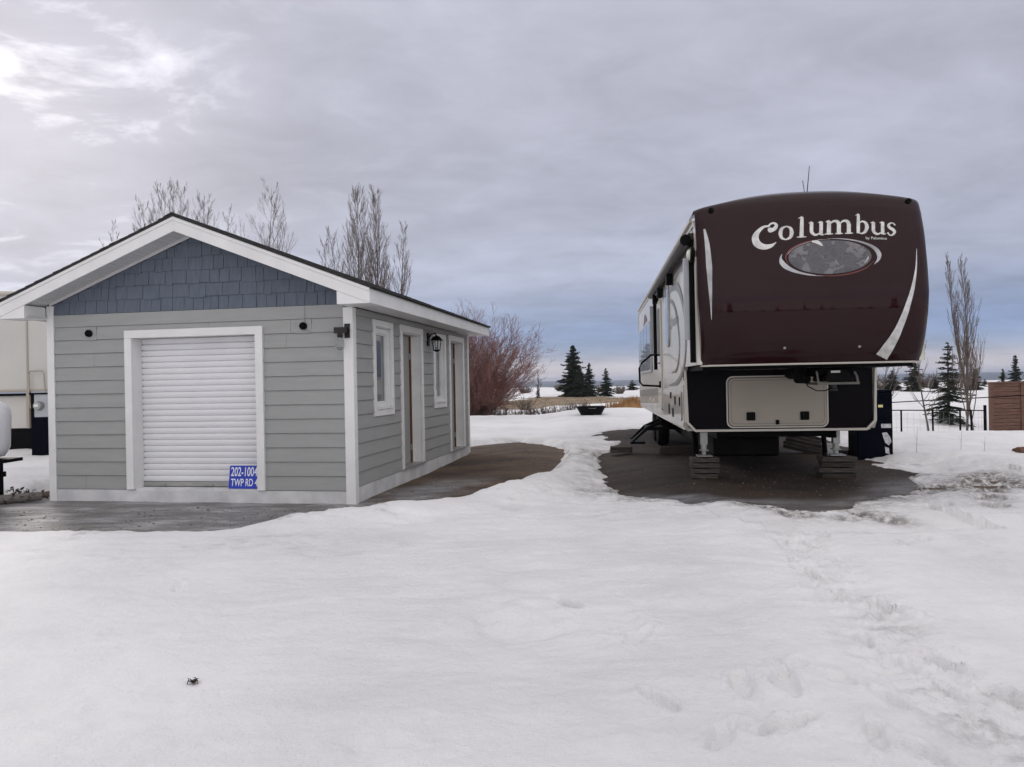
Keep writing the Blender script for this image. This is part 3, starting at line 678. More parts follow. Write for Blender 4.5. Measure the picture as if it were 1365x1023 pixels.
GL = {
 'o': [([(.45,.97),(.17,.82),(.08,.5),(.17,.18),(.45,.03)], [N_,.18,.24,.18,N_]), ([(.45,.03),(.73,.18),(.82,.5),(.73,.82),(.45,.97)], [N_,.18,.24,.18,N_])],
 'l': [([(.22,1.5),(.22,1.0),(.22,.4),(.22,.03)], [.17,.2,.21,.23]), serif(.22,.04,.5), ([(.02,1.40),(.12,1.45),(.24,1.52)], [.03,.06,.1])],
 'u': [([(.18,.96),(.18,.6),(.2,.25),(.42,.05),(.66,.16)], [.2,.2,.2,.13,.06]), ([(.74,.98),(.74,.5),(.74,.03)], [.2,.2,.21]), ([(0,.90),(.1,.94),(.2,.97)], [.03,.07,.1]), ([(.55,.90),(.65,.94),(.75,.97)], [.03,.07,.1]), ([(.74,.05),(.86,.04),(.95,.07)], [.1,.07,.03])],
 'm': [([(.16,.96),(.16,.5),(.16,.03)], [.2,.2,.21]), ([(.2,.74),(.36,.93),(.54,.9),(.62,.7)], [.05,.1,.17,.2]), ([(.62,.72),(.62,.4),(.62,.03)], [.2,.2,.21]), ([(.66,.74),(.82,.93),(1.0,.9),(1.08,.7)], [.05,.1,.17,.2]), ([(1.08,.72),(1.08,.4),(1.08,.03)], [.2,.2,.21]), ([(0,.90),(.08,.94),(.18,.97)], [.03,.07,.1]), serif(.16,.04,.38), serif(.62,.04,.36), serif(1.08,.04,.38)],
 'b': [([(.2,1.5),(.2,1.0),(.2,.5),(.2,.06)], [.16,.2,.21,.19]), ([(.24,.78),(.45,.95),(.70,.82),(.78,.5),(.66,.16),(.42,.04),(.2,.12)], [.05,.1,.19,.24,.18,.09,.06]), ([(0,1.40),(.1,1.45),(.22,1.52)], [.03,.06,.1])],
 's': [([(.60,.78),(.46,.95),(.26,.95),(.13,.78),(.22,.60),(.42,.46),(.56,.28),(.44,.07),(.22,.04),(.06,.24)], [.1,.07,.1,.17,.2,.22,.19,.12,.08,.11])],
 'C': [([(.66,1.22),(.72,1.36),(.86,1.42),(.98,1.28),(.93,1.06),(.74,.92),(.70,1.04),(.78,1.1)], [.07,.07,.08,.12,.15,.16,.12,.03]),
       ([(.68,1.23),(.45,1.20),(.22,.90),(.12,.5),(.22,.1),(.50,-.12),(.80,-.08),(1.02,.14)], [.07,.10,.17,.27,.30,.24,.15,.02])],
}
def letter(mb, ch, x0, x1, zb, zt, put, lift, gw, gh=1., slant=.10):
    sx = (x1-x0)/gw; sz = (zt-zb)/gh
    for i, (pts, ws) in enumerate(GL[ch]):
        ribbon(mb, [(x0+p[0]*sx+slant*(p[1]*sz), zb+p[1]*sz) for p in pts], [w*(sx+sz)/2*(1.28 if ch == 'C' else 1.1) for w in ws], put, lift+i*.0004)
def trailer():
    T = TR
    # front cap: bowed moulding with rolled top
    cap = MB(); nu, nv = 56, 40; zs = [np.interp(k/(nv-1), np.linspace(0, 1, len(PZ)), PZ) for k in range(nv)]
    vs = []
    for z in zs:
        for i in range(nu):
            t = i/(nu-1); t = t-.045*math.sin(2*math.pi*t)*1.6; t = min(max(t, 0), 1); x = t*WX; u = abs(2*t-1)
            zz = z-capdrop(x, z); inset = .075*(1-ss(1.65, 2.4, np.array(z)))
            xx = WX/2+(x-WX/2)*(1-.028*(1-ss(1.65, 2.5, np.array(z)))*1.0)
            vs.append((float(xx), capsurf(x, z), float(zz)))
    cap.add(vs, [(j*nu+i, j*nu+i+1, (j+1)*nu+i+1, (j+1)*nu+i) for j in range(nv-1) for i in range(nu-1)])
    # returns of the cap round the corners back to the side walls
    for i, xx in ((0, 0), (nu-1, WX)):
        col = [vs[j*nu+i] for j in range(nv)]
        b = len(cap.v); cap.v += col+[(c[0], max(c[1]+.001, .34), c[2]) for c in col]
        cap.f += [(b+j, b+j+1, b+nv+j+1, b+nv+j) for j in range(nv-1)]
    cap.f += []
    capo = cap.build('front_cap', M['maroon'], T, smooth=True)
    # body shell
    body = MB()
    sidep = [(.30,1.66),(1.70,1.66),(1.70,.92),(1.78,.82),(11.9,.78),(12.05,.95),(12.05,3.30),(11.9,3.40),(.9,3.40),(.55,3.36),(.30,3.16)]
    body.prism([(a, b) for a, b in sidep], .004, .05, 'x'); body.prism([(a, b) for a, b in sidep], WX-.05, WX-.004, 'x')
    body.box(.051, WX-.051, 11.97, 12.05, .95, 3.3)
    body.box(.051, WX-.051, 1.8, 11.9, .80, .86)
    body.build('side_wall', M['offwhite'], T)
    rf = MB(); prs = [(x, 3.40+.20*(1-abs(2*x/WX-1)**2.4)) for x in np.linspace(.0, WX, 15)]
    rf.prism([(WX, 3.37), (0, 3.37)]+prs, .9, 12.0); rf.build('roof', M['offwhite'], T)
    gt = MB(); gt.box(-.03, .003, .62, 12.0, 3.355, 3.395); gt.box(-.012, .003, .5, 11.9, 3.27, 3.285); gt.box(WX-.003, WX+.03, .62, 12.0, 3.355, 3.395); gt.build('gutter_rail', M['trim'], T)
    # vertical edge mouldings beside the cap
    for b_ in ((-.010, .003, .30, .335, 1.66, 3.17), (-.008, .003, 11.98, 12.03, .95, 3.3), (WX-.003, WX+.01, .30, .335, 1.66, 3.17)): em = MB(); em.box(*b_); em.build('edge_moulding', M['trim'], T)
    # underside and lower nose
    ub = MB(); ub.box(.07, WX-.07, .42, 1.74, 1.60, 1.655); ub.build('bed_floor', M['black'], T)
    tr = MB()
    pts = [(i/20*WX) for i in range(21)]
    tr.tube([(WX/2+(x-WX/2)*.97, capsurf(x, 1.65)-.012, 1.645) for x in pts], .012, 6); tr.build('cap_trim', M['trim'], T, smooth=True)
    oct_ = [(.13, .795), (2.31, .795), (2.42, .915), (2.44, 1.62), (.0, 1.62), (.02, .915)]
    pn = MB(); pn.prism(oct_, 1.70, 1.80); pn.build('front_panel', M['darkpanel'], T)
    fr = MB()
    for (a, b) in zip(oct_, oct_[1:]+oct_[:1]):
        if a[1] == b[1] == 1.62: continue
        dx, dz = b[0]-a[0], b[1]-a[1]; L = math.hypot(dx, dz); nx, nz = -dz/L*.032, dx/L*.032
        fr.prism([a, b, (b[0]+nx, b[1]+nz), (a[0]+nx, a[1]+nz)], 1.668+.0005*abs(dz), 1.699)
    fr.build('front_trim', M['trim'], T, .004)
    bd = MB(); bd.prism(rrect(.57, 1.81, .865, 1.50, .07), 1.672, 1.699); door = bd.build('storage_door', M['cream'], T, .006)
    g = MB(); 
    o1, o2 = rrect(.545, 1.835, .84, 1.525, .085), rrect(.562, 1.818, .857, 1.508, .075)
    g.add([(a, 1.69, b) for a, b in o1]+[(a, 1.69, b) for a, b in o2]+[(a, 1.6995, b) for a, b in o1], [(i, (i+1) % len(o1), len(o1)+(i+1) % len(o1), len(o1)+i) for i in range(len(o1))]+[(i, 2*len(o1)+i, 2*len(o1)+(i+1) % len(o1), (i+1) % len(o1)) for i in range(len(o1))])
    g.build('door_surround', M['trim'], door)
    g = MB(); o1, o2 = rrect(.60, 1.78, .895, 1.47, .06), rrect(.606, 1.774, .901, 1.464, .055)
    g.add([(a, 1.6705, b) for a, b in o1]+[(a, 1.6705, b) for a, b in o2], [(i, (i+1) % len(o1), len(o1)+(i+1) % len(o1), len(o1)+i) for i in range(len(o1))]); g.build('door_seam', M['greyvinyl'], door)
    for x in (.85, 1.53):
        l = MB(); l.prism(rrect(x-.055, x+.055, .94, 1.05, .012), 1.655, 1.671); l.box(x-.03, x+.03, 1.647, 1.654, .965, 1.0); l.build('latch', M['blackplastic'], door, .003)
    l = MB(); l.prism(rrect(1.165, 1.205, .885, .945, .01), 1.65, 1.671); l.build('lock', M['black'], door)
    # pin box
    pb = MB(); pb.box(1.36, 1.78, .55, 1.6, 1.50, 1.60); pb.box(1.42, 1.72, .50, .9, 1.44, 1.50); pin = pb.build('pin_box', M['black'], T, .015)
    q = MB(); q.tube([(1.24, .75, 1.55), (1.24, 1.2, 1.55)], .075, 14); q.tube([(1.30, .7, 1.47), (1.30, 1.1, 1.47)], .05, 12); q.lathe([(.02, .735), (.02, .75)], (1.25, 0, 1.56), 8, 'y'); q.build('air_spring', M['rubber'], pin, smooth=True)
    q = MB(); q.box(1.36, 1.82, .48, .95, 1.405, 1.432)
    q.tube([(1.37, .485, 1.43), (1.36, .485, 1.5), (1.35, .485, 1.56)], .014, 6); q.tube([(1.80, .485, 1.43), (1.79, .485, 1.5), (1.765, .485, 1.55)], .014, 6); q.build('coupler_plate', M['couplergrey'], pin, .003)
    q = MB(); q.prism([(1.44, 1.438), (1.74, 1.438), (1.72, 1.535), (1.66, 1.575), (1.47, 1.575)], .46, .499); q.build('cover_box', M['blackplastic'], pin, .01)
    q = MB(); q.box(1.50, 1.60, .452, .459, 1.54, 1.565); q.build('reflector', M['lens'], pin)
    q = MB(); q.lathe([(.035, 1.404), (.035, 1.36), (.05, 1.35), (.05, 1.335), (.03, 1.33)], (1.58, .65, 0), 14); q.build('king_pin', M['bronze'], pin, smooth=True)
    q = MB(); q.tube([(1.27, .72, 1.48), (1.30, .66, 1.39), (1.38, .6, 1.335), (1.48, .6, 1.335), (1.55, .62, 1.37)], .007, 6); q.build('breakaway_cable', M['black'], pin)
    # decals on the cap
    put = lambda a, b, lift: (a, capsurf(a, b)-.0015-lift, b-capdrop(a, b))
    lt = MB()
    letter(lt, 'C', .58, .845, 2.960, 3.135, put, 0, 1.06, 1.0, slant=.12)
    for ch, a, b, zb, zt, gw in (('o', .868, 1.005, 3.003, 3.168, .86), ('l', 1.062, 1.150, 3.025, 3.182, .44), ('u', 1.178, 1.345, 3.040, 3.202, .93), ('m', 1.358, 1.640, 3.046, 3.208, 1.24), ('b', 1.672, 1.806, 3.040, 3.196, .86), ('u', 1.830, 1.992, 3.026, 3.184, .93), ('s', 2.000, 2.100, 3.012, 3.172, .66)):
        letter(lt, ch, a, b, zb, zt, put, 0, gw)
    lt.build('lettering', M['silver'], capo)
    vs, fs = text_mesh('by Palomino', .046, .0006, 1.0); s = MB()
    s.add([(lambda p: (p[0], p[1]+b, p[2]))(put(1.775+a*.98, 3.000-.055*a+c*.9-.02, .003)) for a, b, c in vs], fs); s.build('small_lettering', M['silver'], capo)
    gl = MB(); cx, cz, ax, az = 1.388, 2.795, .435, .188; n = 36; rings = 7
    v = [put(cx, cz, .001)]
    for r_ in range(1, rings+1):
        for k in range(n):
            t = 2*math.pi*k/n; v.append(put(cx+ax*r_/rings*math.cos(t), cz+az*r_/rings*math.sin(t), .001))
    f = [(0, 1+k, 1+(k+1) % n) for k in range(n)]
    for r_ in range(rings-1):
        for k in range(n): a = 1+r_*n+k; b = 1+r_*n+(k+1) % n; f.append((a, b, b+n, a+n))
    gl.add(v, f); gl.build('globe_emblem', M['globe'], capo)
    def arc(mb, t0, t1, ex, ez, ws, dx=0, dz=0, lift=.0018):
        k = len(ws); ribbon(mb, [(cx+dx+ex*math.cos(R(t0+(t1-t0)*i/(k-1))), cz+dz+ez*math.sin(R(t0+(t1-t0)*i/(k-1)))) for i in range(k)], ws, put, lift, 5)
    rg = MB()
    arc(rg, 165, 268, .515, .21, [.003,.02,.05,.055,.04,.026,.018,.008,.002])                 # lower left crescent
    arc(rg, 92, -28, .515, .205, [.002,.008,.014,.02,.03,.045,.05,.028,.003], lift=.0022)        # upper right crescent
    arc(rg, 88, 168, .455, .20, [.002,.008,.01,.012,.003], lift=.0026)
    arc(rg, 0, -30, .40, .165, [.002,.02,.012,.002], lift=.003)
    rg.build('emblem_ring', M['chrome'], capo)
    rg = MB(); arc(rg, 100, 200, .463, .207, [.004,.014,.018,.014,.004], lift=.0032); arc(rg, -15, -110, .475, .21, [.004,.012,.016,.012,.004], lift=.0032); rg.build('emblem_outline', M['redvinyl'], capo)
    rg = MB(); ribbon(rg, [(1.21, 2.975), (1.26, 2.968), (1.30, 2.94), (1.32, 2.92)], [.015, .04, .03, .008], put, .004); rg.build('emblem_highlight', M['silver'], capo)
    sw = MB(); ribbon(sw, [(2.305, 2.86), (2.272, 2.60), (2.20, 2.32), (2.09, 2.00), (1.95, 1.70)], [.004, .022, .048, .078, .145], put, .006); sw.build('swoosh', M['silver'], capo)
    sw = MB(); ribbon(sw, [(.085, 3.22), (.105, 3.0), (.115, 2.75), (.118, 2.5), (.125, 2.15)], [.02, .05, .062, .04, .004], put, .012, 8); sw.build('corner_swoosh', M['chrome'], capo)
    for x, z in ((.17, 3.455), (2.29, 3.465)):
        c = put(x, z, .0); m = MB(); m.lathe([(.030, -.022), (.030, .01), (.018, -.024)][::1], c, 14, 'y'); m.build('marker_light', M['black'], capo)
    for x, z in ((.908, 1.821), (1.694, 1.818)):
        c = put(x, z, .0); m = MB(); m.lathe([(.006, -.018), (.013, -.012), (.015, .01)], c, 14, 'y'); m.build('hitch_light', M['galv'], capo)
    # ---- left side graphics and fittings (x = 0 plane, outwards is -x)
    ps = lambda a, b, lift: (-.003-lift, a, b)
    low = MB(); low.prism([(1.74, .93), (1.82, .845), (11.85, .80), (11.95, .95), (11.95, 1.22), (1.74, 1.42)], -.004, .003, 'x'); low.build('lower_side_panel', M['lowside'], T)
    g = MB()
    ribbon(g, [(3.9, 2.86), (3.0, 2.88), (2.2, 2.78), (1.6, 2.45), (1.4, 2.0), (1.7, 1.65), (2.5, 1.46), (3.7, 1.40)], [.02, .10, .14, .12, .10, .09, .07, .02], ps, .001)
    ribbon(g, [(4.0, 2.70), (3.2, 2.70), (2.5, 2.45), (2.15, 2.0), (2.5, 1.66), (3.3, 1.60)], [.01, .06, .09, .08, .06, .01], ps, .0012)
    g.build('swirl_graphic', M['greyvinyl'], T)
    g = MB(); ribbon(g, [(2.6, 2.93), (2.1, 3.03), (1.6, 2.99), (1.25, 2.86)], [.03, .13, .15, .03], ps, .001); g.build('leaf_graphic', M['greyvinyl'], T)
    g = MB(); ribbon(g, [(.95, 3.28), (.6, 3.22), (.42, 2.9), (.38, 2.2)], [.02, .06, .05, .02], ps, .001); g.build('edge_swirl', M['lightgrey'], T)
    g = MB(); ribbon(g, [(9.9, 2.82), (9.4, 2.95), (8.7, 2.86)], [.05, .22, .05], ps, .001); g.build('rear_emblem', M['redvinyl'], T)
    g = MB(); x = 3.35
    for ch, gw, wd in (('C', 1.06, .16), ('o', .86, .11), ('l', .44, .06), ('u', .93, .11), ('m', 1.24, .17), ('b', .86, .11), ('u', .93, .11), ('s', .66, .09)):
        pm = lambda a, b, lift, x=x: (-.004-lift, x-a, b); letter(g, ch, 0, wd, 2.30, 2.40, pm, .001, gw); x -= wd+.025
    g.build('side_lettering', M['greyvinyl'], T)
    # compartment door and vents
    m = MB(); m.prism(rrect(1.95, 2.85, .93, 1.33, .05), -.016, -.005, 'x'); cd = m.build('compartment_door', M['lowside'], T, .004)
    for yy in (2.1, 2.7): l = MB(); l.box(-.026, -.017, yy-.04, yy+.04, 1.13, 1.25); l.build('latch', M['blackplastic'], cd)
    for yy, zz, h in ((3.15, .93, .13), (3.75, .95, .16), (3.45, 1.2, .1)):
        m = MB(); m.box(-.014, -.005, yy-.06, yy+.06, zz, zz+h); m.build('vent_slot', M['blackplastic'], T)
    # entry door, windows
    m = MB(); m.prism(rrect(4.95, 5.65, .95, 2.93, .07), -.022, .002, 'x'); ed = m.build('entry_door', M['offwhite'], T, .004)
    m = MB(); m.prism(rrect(5.08, 5.52, 1.75, 2.78, .06), -.028, -.0225, 'x'); m.build('pane', M['glass'], ed)
    m = MB(); m.box(-.05, -.0225, 5.02, 5.07, 1.35, 1.47); m.build('handle', M['black'], ed)
    m = MB(); m.prism(rrect(3.45, 3.95, 2.02, 3.02, .2), -.02, .002, 'x'); wn = m.build('window', M['lightgrey'], T, .004)
    m = MB(); m.prism(rrect(3.49, 3.91, 2.06, 2.98, .17), -.025, -.0205, 'x'); m.build('pane', M['wglass'], wn)
    m = MB(); m.box(-.03, .002, 7.3, 11.7, 1.66, 2.78); wn = m.build('window', M['lightgrey'], T, .02)
    for k in range(4): m = MB(); m.box(-.036, -.0305, 7.38+k*1.08, 8.38+k*1.08, 1.72, 2.72); m.build('pane', M['wglass'], wn)
    # awning
    m = MB(); m.tube([(-.09, .50, 3.12), (-.09, 6.15, 3.12)], .058, 12); m.box(-.06, .003, .5, 6.15, 3.16, 3.205); aw = m.build('awning', M['bronze'], T, smooth=True)
    for yy, gy in ((.47, .53), (6.05, 6.11)):
        m = MB(); m.box(-.055, .002, yy, yy+.075, 1.69, 3.13); m.build('awning_arm', M['black'], aw, .006)
        m = MB(); m.box(-.115, -.058, gy, gy+.05, 1.96, 2.92); m.build('arm_channel', M['lightgrey'], aw, .004)
    m = MB(); m.lathe([(.05, .44), (.066, .455), (.066, .495)], (-.09, 0, 3.12), 16, 'y'); m.build('end_cap', M['black'], aw, smooth=True)
    for yy, zz in ((2.9, 3.0), (4.6, 3.0), (5.6, 3.0)):
        m = MB(); m.box(-.10, -.004, yy-.07, yy+.07, zz-.09, zz+.07); m.build('speaker', M['blackplastic'], T, .015)
    m = MB(); m.lathe([(.09, -.004), (.09, -.05), (.075, -.06)], (0, .38, 2.93), 18, 'x'); lp = m.build('porch_light', M['black'], T, smooth=True)
    m = MB(); m.lathe([(.066, -.061), (.055, -.085), (.02, -.095)], (0, .38, 2.93), 16, 'x'); m.build('lens', M['lens'], lp, smooth=True)
    # grab handle swung out, steps
    m = MB(); y0 = 5.4; m.tube([(-.01, y0, 1.95), (-.16, y0, 1.955), (-.34, y0, 1.80), (-.375, y0, 1.72), (-.37, y0, 1.46), (-.32, y0, 1.40), (-.02, y0, 1.38)], .018, 8); m.build('grab_handle', M['black'], T, smooth=True)
    st = MB(); st.box(-.30, -.0, 4.95, 5.6, .60, .66); st.box(-.58, -.32, 4.95, 5.6, .36, .40)
    for yy in (4.93, 5.6): st.prism([(-.02, .78), (-.02, .72), (-.28, .60), (-.57, .36), (-.57, .39), (-.30, .66)], yy, yy+.02)
    st.build('entry_steps', M['black'], T)
    # chassis and running gear
    ch = MB()
    for x in (.45, 1.91): ch.box(x, x+.1, 1.95, 11.8, .68, .79)
    for yy in (1.95, 3.5, 5.2, 6.9, 8.0, 9.6, 11.3): ch.box(.46, 1.99, yy, yy+.08, .70, .785)
    ch.box(.1, 2.34, 1.9, 11.7, .775, .80); ch.box(.06, 2.38, 6.2, 8.9, .80, .95)
    ch.build('chassis', M['black'], T)
    ch = MB(); ch.box(.46, 1.36, 2.3, 9.4, .40, .70); ch.build('underfloor_shade_box', M['blackplastic'], T, .04)  # made-up black box, added to keep the space under the floor dark
    for yy in (7.0, 7.98):
        m = MB(); m.tube([(.25, yy, .52), (2.19, yy, .52)], .045, 8); m.build('axle', M['black'], T)
        for s, x in ((-1, .16), (1, 2.28)):
            m = MB(); m.lathe([(.19, -.10), (.33, -.11), (.365, -.07), (.37, 0), (.365, .07), (.33, .11), (.19, .10)], (x, yy, .52), 28, 'x'); wh = m.build('wheel', M['rubber'], T, smooth=True)
            m = MB(); m.lathe([(.19, -.06), (.12, -.04), (.05, -.06), (.05, -.10), (.01, -.1)] if s < 0 else [(.19, .06), (.12, .04), (.05, .06), (.05, .10), (.01, .1)], (x, yy, .52), 20, 'x'); m.build('rim', M['galv'], wh, smooth=True)
        f = MB(); ribbon(f, [(yy-.52, .82), (yy-.40, 1.02), (yy, 1.10), (yy+.40, 1.02), (yy+.52, .82)], [.08, .07, .06, .07, .08], ps, .003); f.build('fender_trim', M['offwhite'], T)
    for x in (.29, 2.02):
        m = MB(); m.box(x-.045, x+.045, 1.98, 2.07, .60, .80); m.tube([(x, 2.02, .80), (x, 2.02, .52)], .042, 10); m.tube([(x, 2.02, .53), (x, 2.02, .46)], .03, 10); m.box(x-.055, x+.055, 1.96, 2.08, .515, .53)
        m.box(x-.10, x+.10, 1.92, 2.12, .440, .457); m.build('landing_leg', M['galv'], T, .004)
    for x in (.4, 2.93-.5):
        m = MB(); m.tube([(x, 4.0, .80), (x+.04, 4.02, .17)], .04, 8); m.build('stabiliser_leg', M['black'], T)
    m = MB(); m.tube([(1.50, 1.3, 3.58), (1.515, 1.3, 3.85), (1.545, 1.3, 4.14)], [.008, .006, .004], 5); m.tube([(1.50, 1.3, 3.66), (1.46, 1.3, 3.96)], .004, 4); m.build('roof_antenna', M['black'], T)
    # rear bumper and roof fittings
    m = MB(); m.box(.1, 2.34, 12.06, 12.16, .72, .82); m.build('rear_bumper', M['black'], T, .01)
    m = MB(); m.box(.8, 1.6, 5.0, 5.8, 3.59, 3.74); m.build('roof_air_conditioner', M['offwhite'], T, .05)
trailer()

TM = Matrix.Translation(TR.location) @ Matrix.Rotation(TR.rotation_euler[2], 4, 'Z')
def timber(name, loc, rz, L, Wd, H, m, label, group, tilt=(0, 0)):
    b = MB(); n = 6; r1 = random.Random(label)
    xs = [-L/2+L*i/n for i in range(n+1)]
    v = []
    for x in xs:
        j = lambda: r1.uniform(-.003, .003)
        v += [(x, -Wd/2+j(), j()*.3), (x, Wd/2+j(), j()*.3), (x, Wd/2+j(), H+j()), (x, -Wd/2+j(), H+j())]
    f = [(0,1,2,3), tuple(4*n+k for k in (3,2,1,0))]
    for i in range(n):
        for k in range(4): f.append((4*i+k, 4*i+(k+1) % 4, 4*i+4+(k+1) % 4, 4*i+4+k))
    b.add(v, f); o = b.build(name, m, None, .004); o.location = loc; o.rotation_euler = (tilt[0], tilt[1], rz)
    return tag(o, label, 'timber', group)
gl = gz(2.69, 10.1, False)
names = ['topmost', 'second from the top', 'third from the top', 'bottom']
for leg, (lx, LL, side) in enumerate(((.29, .38, 'left'), (2.02, .47, 'right'))):
    p = TM @ Vector((lx, 2.02, 0)); base = .150; h = (.440-base)/4
    for k in range(4):
        timber('timber_block', (p.x+random.uniform(-.012, .012), p.y+random.uniform(-.01, .01), base+k*h), TR.rotation_euler[2]+random.uniform(-.12, .12), LL+random.uniform(-.05, .04), .24, h-.016,
               M['oldwood'] if leg == 0 or k % 2 else M['oldwood2'], f'weathered timber block, {names[3-k]} in the stack under the {side} landing leg', 'timber blocks under the landing legs')
# planks by the wheels
timber('timber_block', (3.0, 13.1, .16), R(-3), .75, .14, .14, M['oldwood2'], 'long squared timber with a pale end beside the camper wheels', 'loose timbers by the camper')
timber('timber_block', (2.0, 13.6, .165), R(-4), .40, .30, .05, M['oldwood'], 'short flat board lying on the gravel left of the camper', 'loose timbers by the camper')
o = timber('timber_block', (2.01, 13.62, .218), R(-6), .40, .28, .05, M['oldwood2'], 'darker board lying on top of the short flat board left of the camper', 'loose timbers by the camper')
def plank_pile():
    base = Vector((5.10, 12.95, .15)); txt = ['bottom', 'second', 'third', 'fourth', 'topmost']
    for k in range(5):
        timber('plank', base+Vector((.02*k, -.01*k, .03+.062*k)), R(-14), .62+.03*(k % 2), .20, .05, M['oldwood'] if k % 2 else M['oldwood2'], f'grey plank, {txt[k]} of the sloping pile beneath the camper', 'planks in the pile beneath the camper', (0, R(13)))
plank_pile()
def bucket():
    B = empty('bucket', (5.33, 12.4, .15), 0, 'white plastic bucket standing at the end of the plank pile', 'bucket')
    m = MB(); m.lathe([(.085, 0), (.10, .19), (.108, .19), (.108, .21), (.096, .21), (.09, .03)], (0, 0, 0), 22); m.build('pail', M['white'], B, smooth=True)
    m = MB(); m.tube([(-.1, 0, .19), (-.09, -.08, .12), (0, -.125, .07), (.09, -.08, .12), (.1, 0, .19)], .003, 5); m.build('bail', M['galv'], B)
bucket()
timber('timber_block', (5.75, 12.35, .155), R(3), .6, .2, .10, M['oldwood2'], 'dark low beam lying right of the white bucket', 'loose timbers by the camper')

def cabinet():
    C = empty('utility_cabinet', (5.83, 11.95, .14), R(-8), 'tall navy blue utility cabinet with small yellow label beside the camper', 'cabinet')
    m = MB(); m.prism(rrect(-.27, .27, .0, 1.13, .025), -.24, .24); b = m.build('body', M['navy'], C, .012)
    m = MB(); m.box(-.262, .262, -.252, -.241, .66, 1.08); m.build('upper_door', M['navy'], C, .006)
    m = MB(); m.box(-.262, .262, -.252, -.241, .03, .65); m.build('lower_door', M['navy'], C, .006)
    m = MB(); m.box(-.28, .28, -.26, .25, 1.10, 1.125); m.build('lid', M['navy'], C, .01)
    m = MB(); m.box(.05, .12, -.256, -.2525, .85, .89); m.build('yellow_label', M['yellow'], C)
    m = MB(); m.box(.09, .24, -.256, -.2525, .52, .585)
    m.prism([(.10,.44),(.17,.45),(.22,.38),(.24,.30),(.20,.24),(.15,.28),(.12,.36)], -.256, -.2525); m.prism([(.14,.22),(.2,.2),(.21,.1),(.15,.12)], -.256, -.2525); m.build('pale_decal', M['decal'], C)
cabinet()

# ------------------------------------------------------------------ left edge: beige trailer, meter post, gas bottle
def beige_trailer():
    B = empty('travel_trailer', (-11.0, 16.75, 0), R(2), 'beige fifth wheel trailer with cream grab rail seen left of the shed', 'camper')
    m = MB(); m.prism([(-6, 1.50), (4.4, 1.50), (4.4, 3.6), (4.2, 3.80), (-5.8, 3.86), (-6, 3.7)], 0, 2.3); m.build('upper_body', M['beige'], B, .05)
    m = MB(); m.box(-6, 4.3, .06, 2.2, .66, 1.41); m.build('lower_body', M['beige'], B, .01)
    m = MB(); m.box(-5.9, 4.2, .10, 2.1, .02, .658); m.build('skirt', M['black'], B)
    m = MB(); m.box(-6, 4.4, -.012, .2, 1.41, 1.46); m.build('rail', M['black'], B)
    m = MB()
    for x in (-3.3, -1.2, -.10, .9, 2.1): m.box(x, x+.035, -.018, -.002, 1.50, 3.62)
    m.box(-.11, -.05, -.03, .05, .66, 1.5); m.box(-6, 4.4, -.02, -.002, 1.505, 1.55); m.box(-6, 4.35, -.03, -.002, 3.70, 3.745); m.build('seam_strip', M['cream'], B)
    m = MB(); m.box(-.04, 3.2, .03, .058, .67, 1.12); m.build('stripe_panel', M['brownpanel'], B)
    m = MB(); m.tube([(-.02, -.02, 1.12), (-.02, -.07, 1.3), (-.02, -.07, 1.90), (.02, -.07, 1.97), (.27, -.07, 1.97), (.32, -.07, 1.90), (.34, -.07, 1.45)], .016, 8); m.build('grab_rail', M['cream'], B, smooth=True)
beige_trailer()
def meter():
    P = empty('electric_meter_pedestal', (-9.78, 15.25, -.02), R(0), 'navy electricity pedestal with grey meter panel beside the shed corner', 'utility box')
    m = MB(); m.box(-.26, .26, 0, .26, 0, .98); m.build('post_body', M['navy'], P, .006)
    m = MB(); m.box(-.29, .27, -.02, .28, 1.46, 1.49); m.box(-.26, -.20, 0, .26, .98, 1.46); m.build('hood', M['black'], P, .004)
    m = MB(); m.box(-.198, .26, .01, .25, .982, 1.458); m.build('panel', M['lightgrey'], P, .006)
    m = MB(); m.lathe([(.095, .008), (.095, -.05), (.08, -.09), (.02, -.1)], (-.08, 0, 1.22), 20, 'y'); mt = m.build('meter', M['galv'], P, smooth=True)
    m = MB(); m.box(-.12, -.04, -.112, -.101, 1.2, 1.25); m.build('dial', M['white'], mt)
meter()
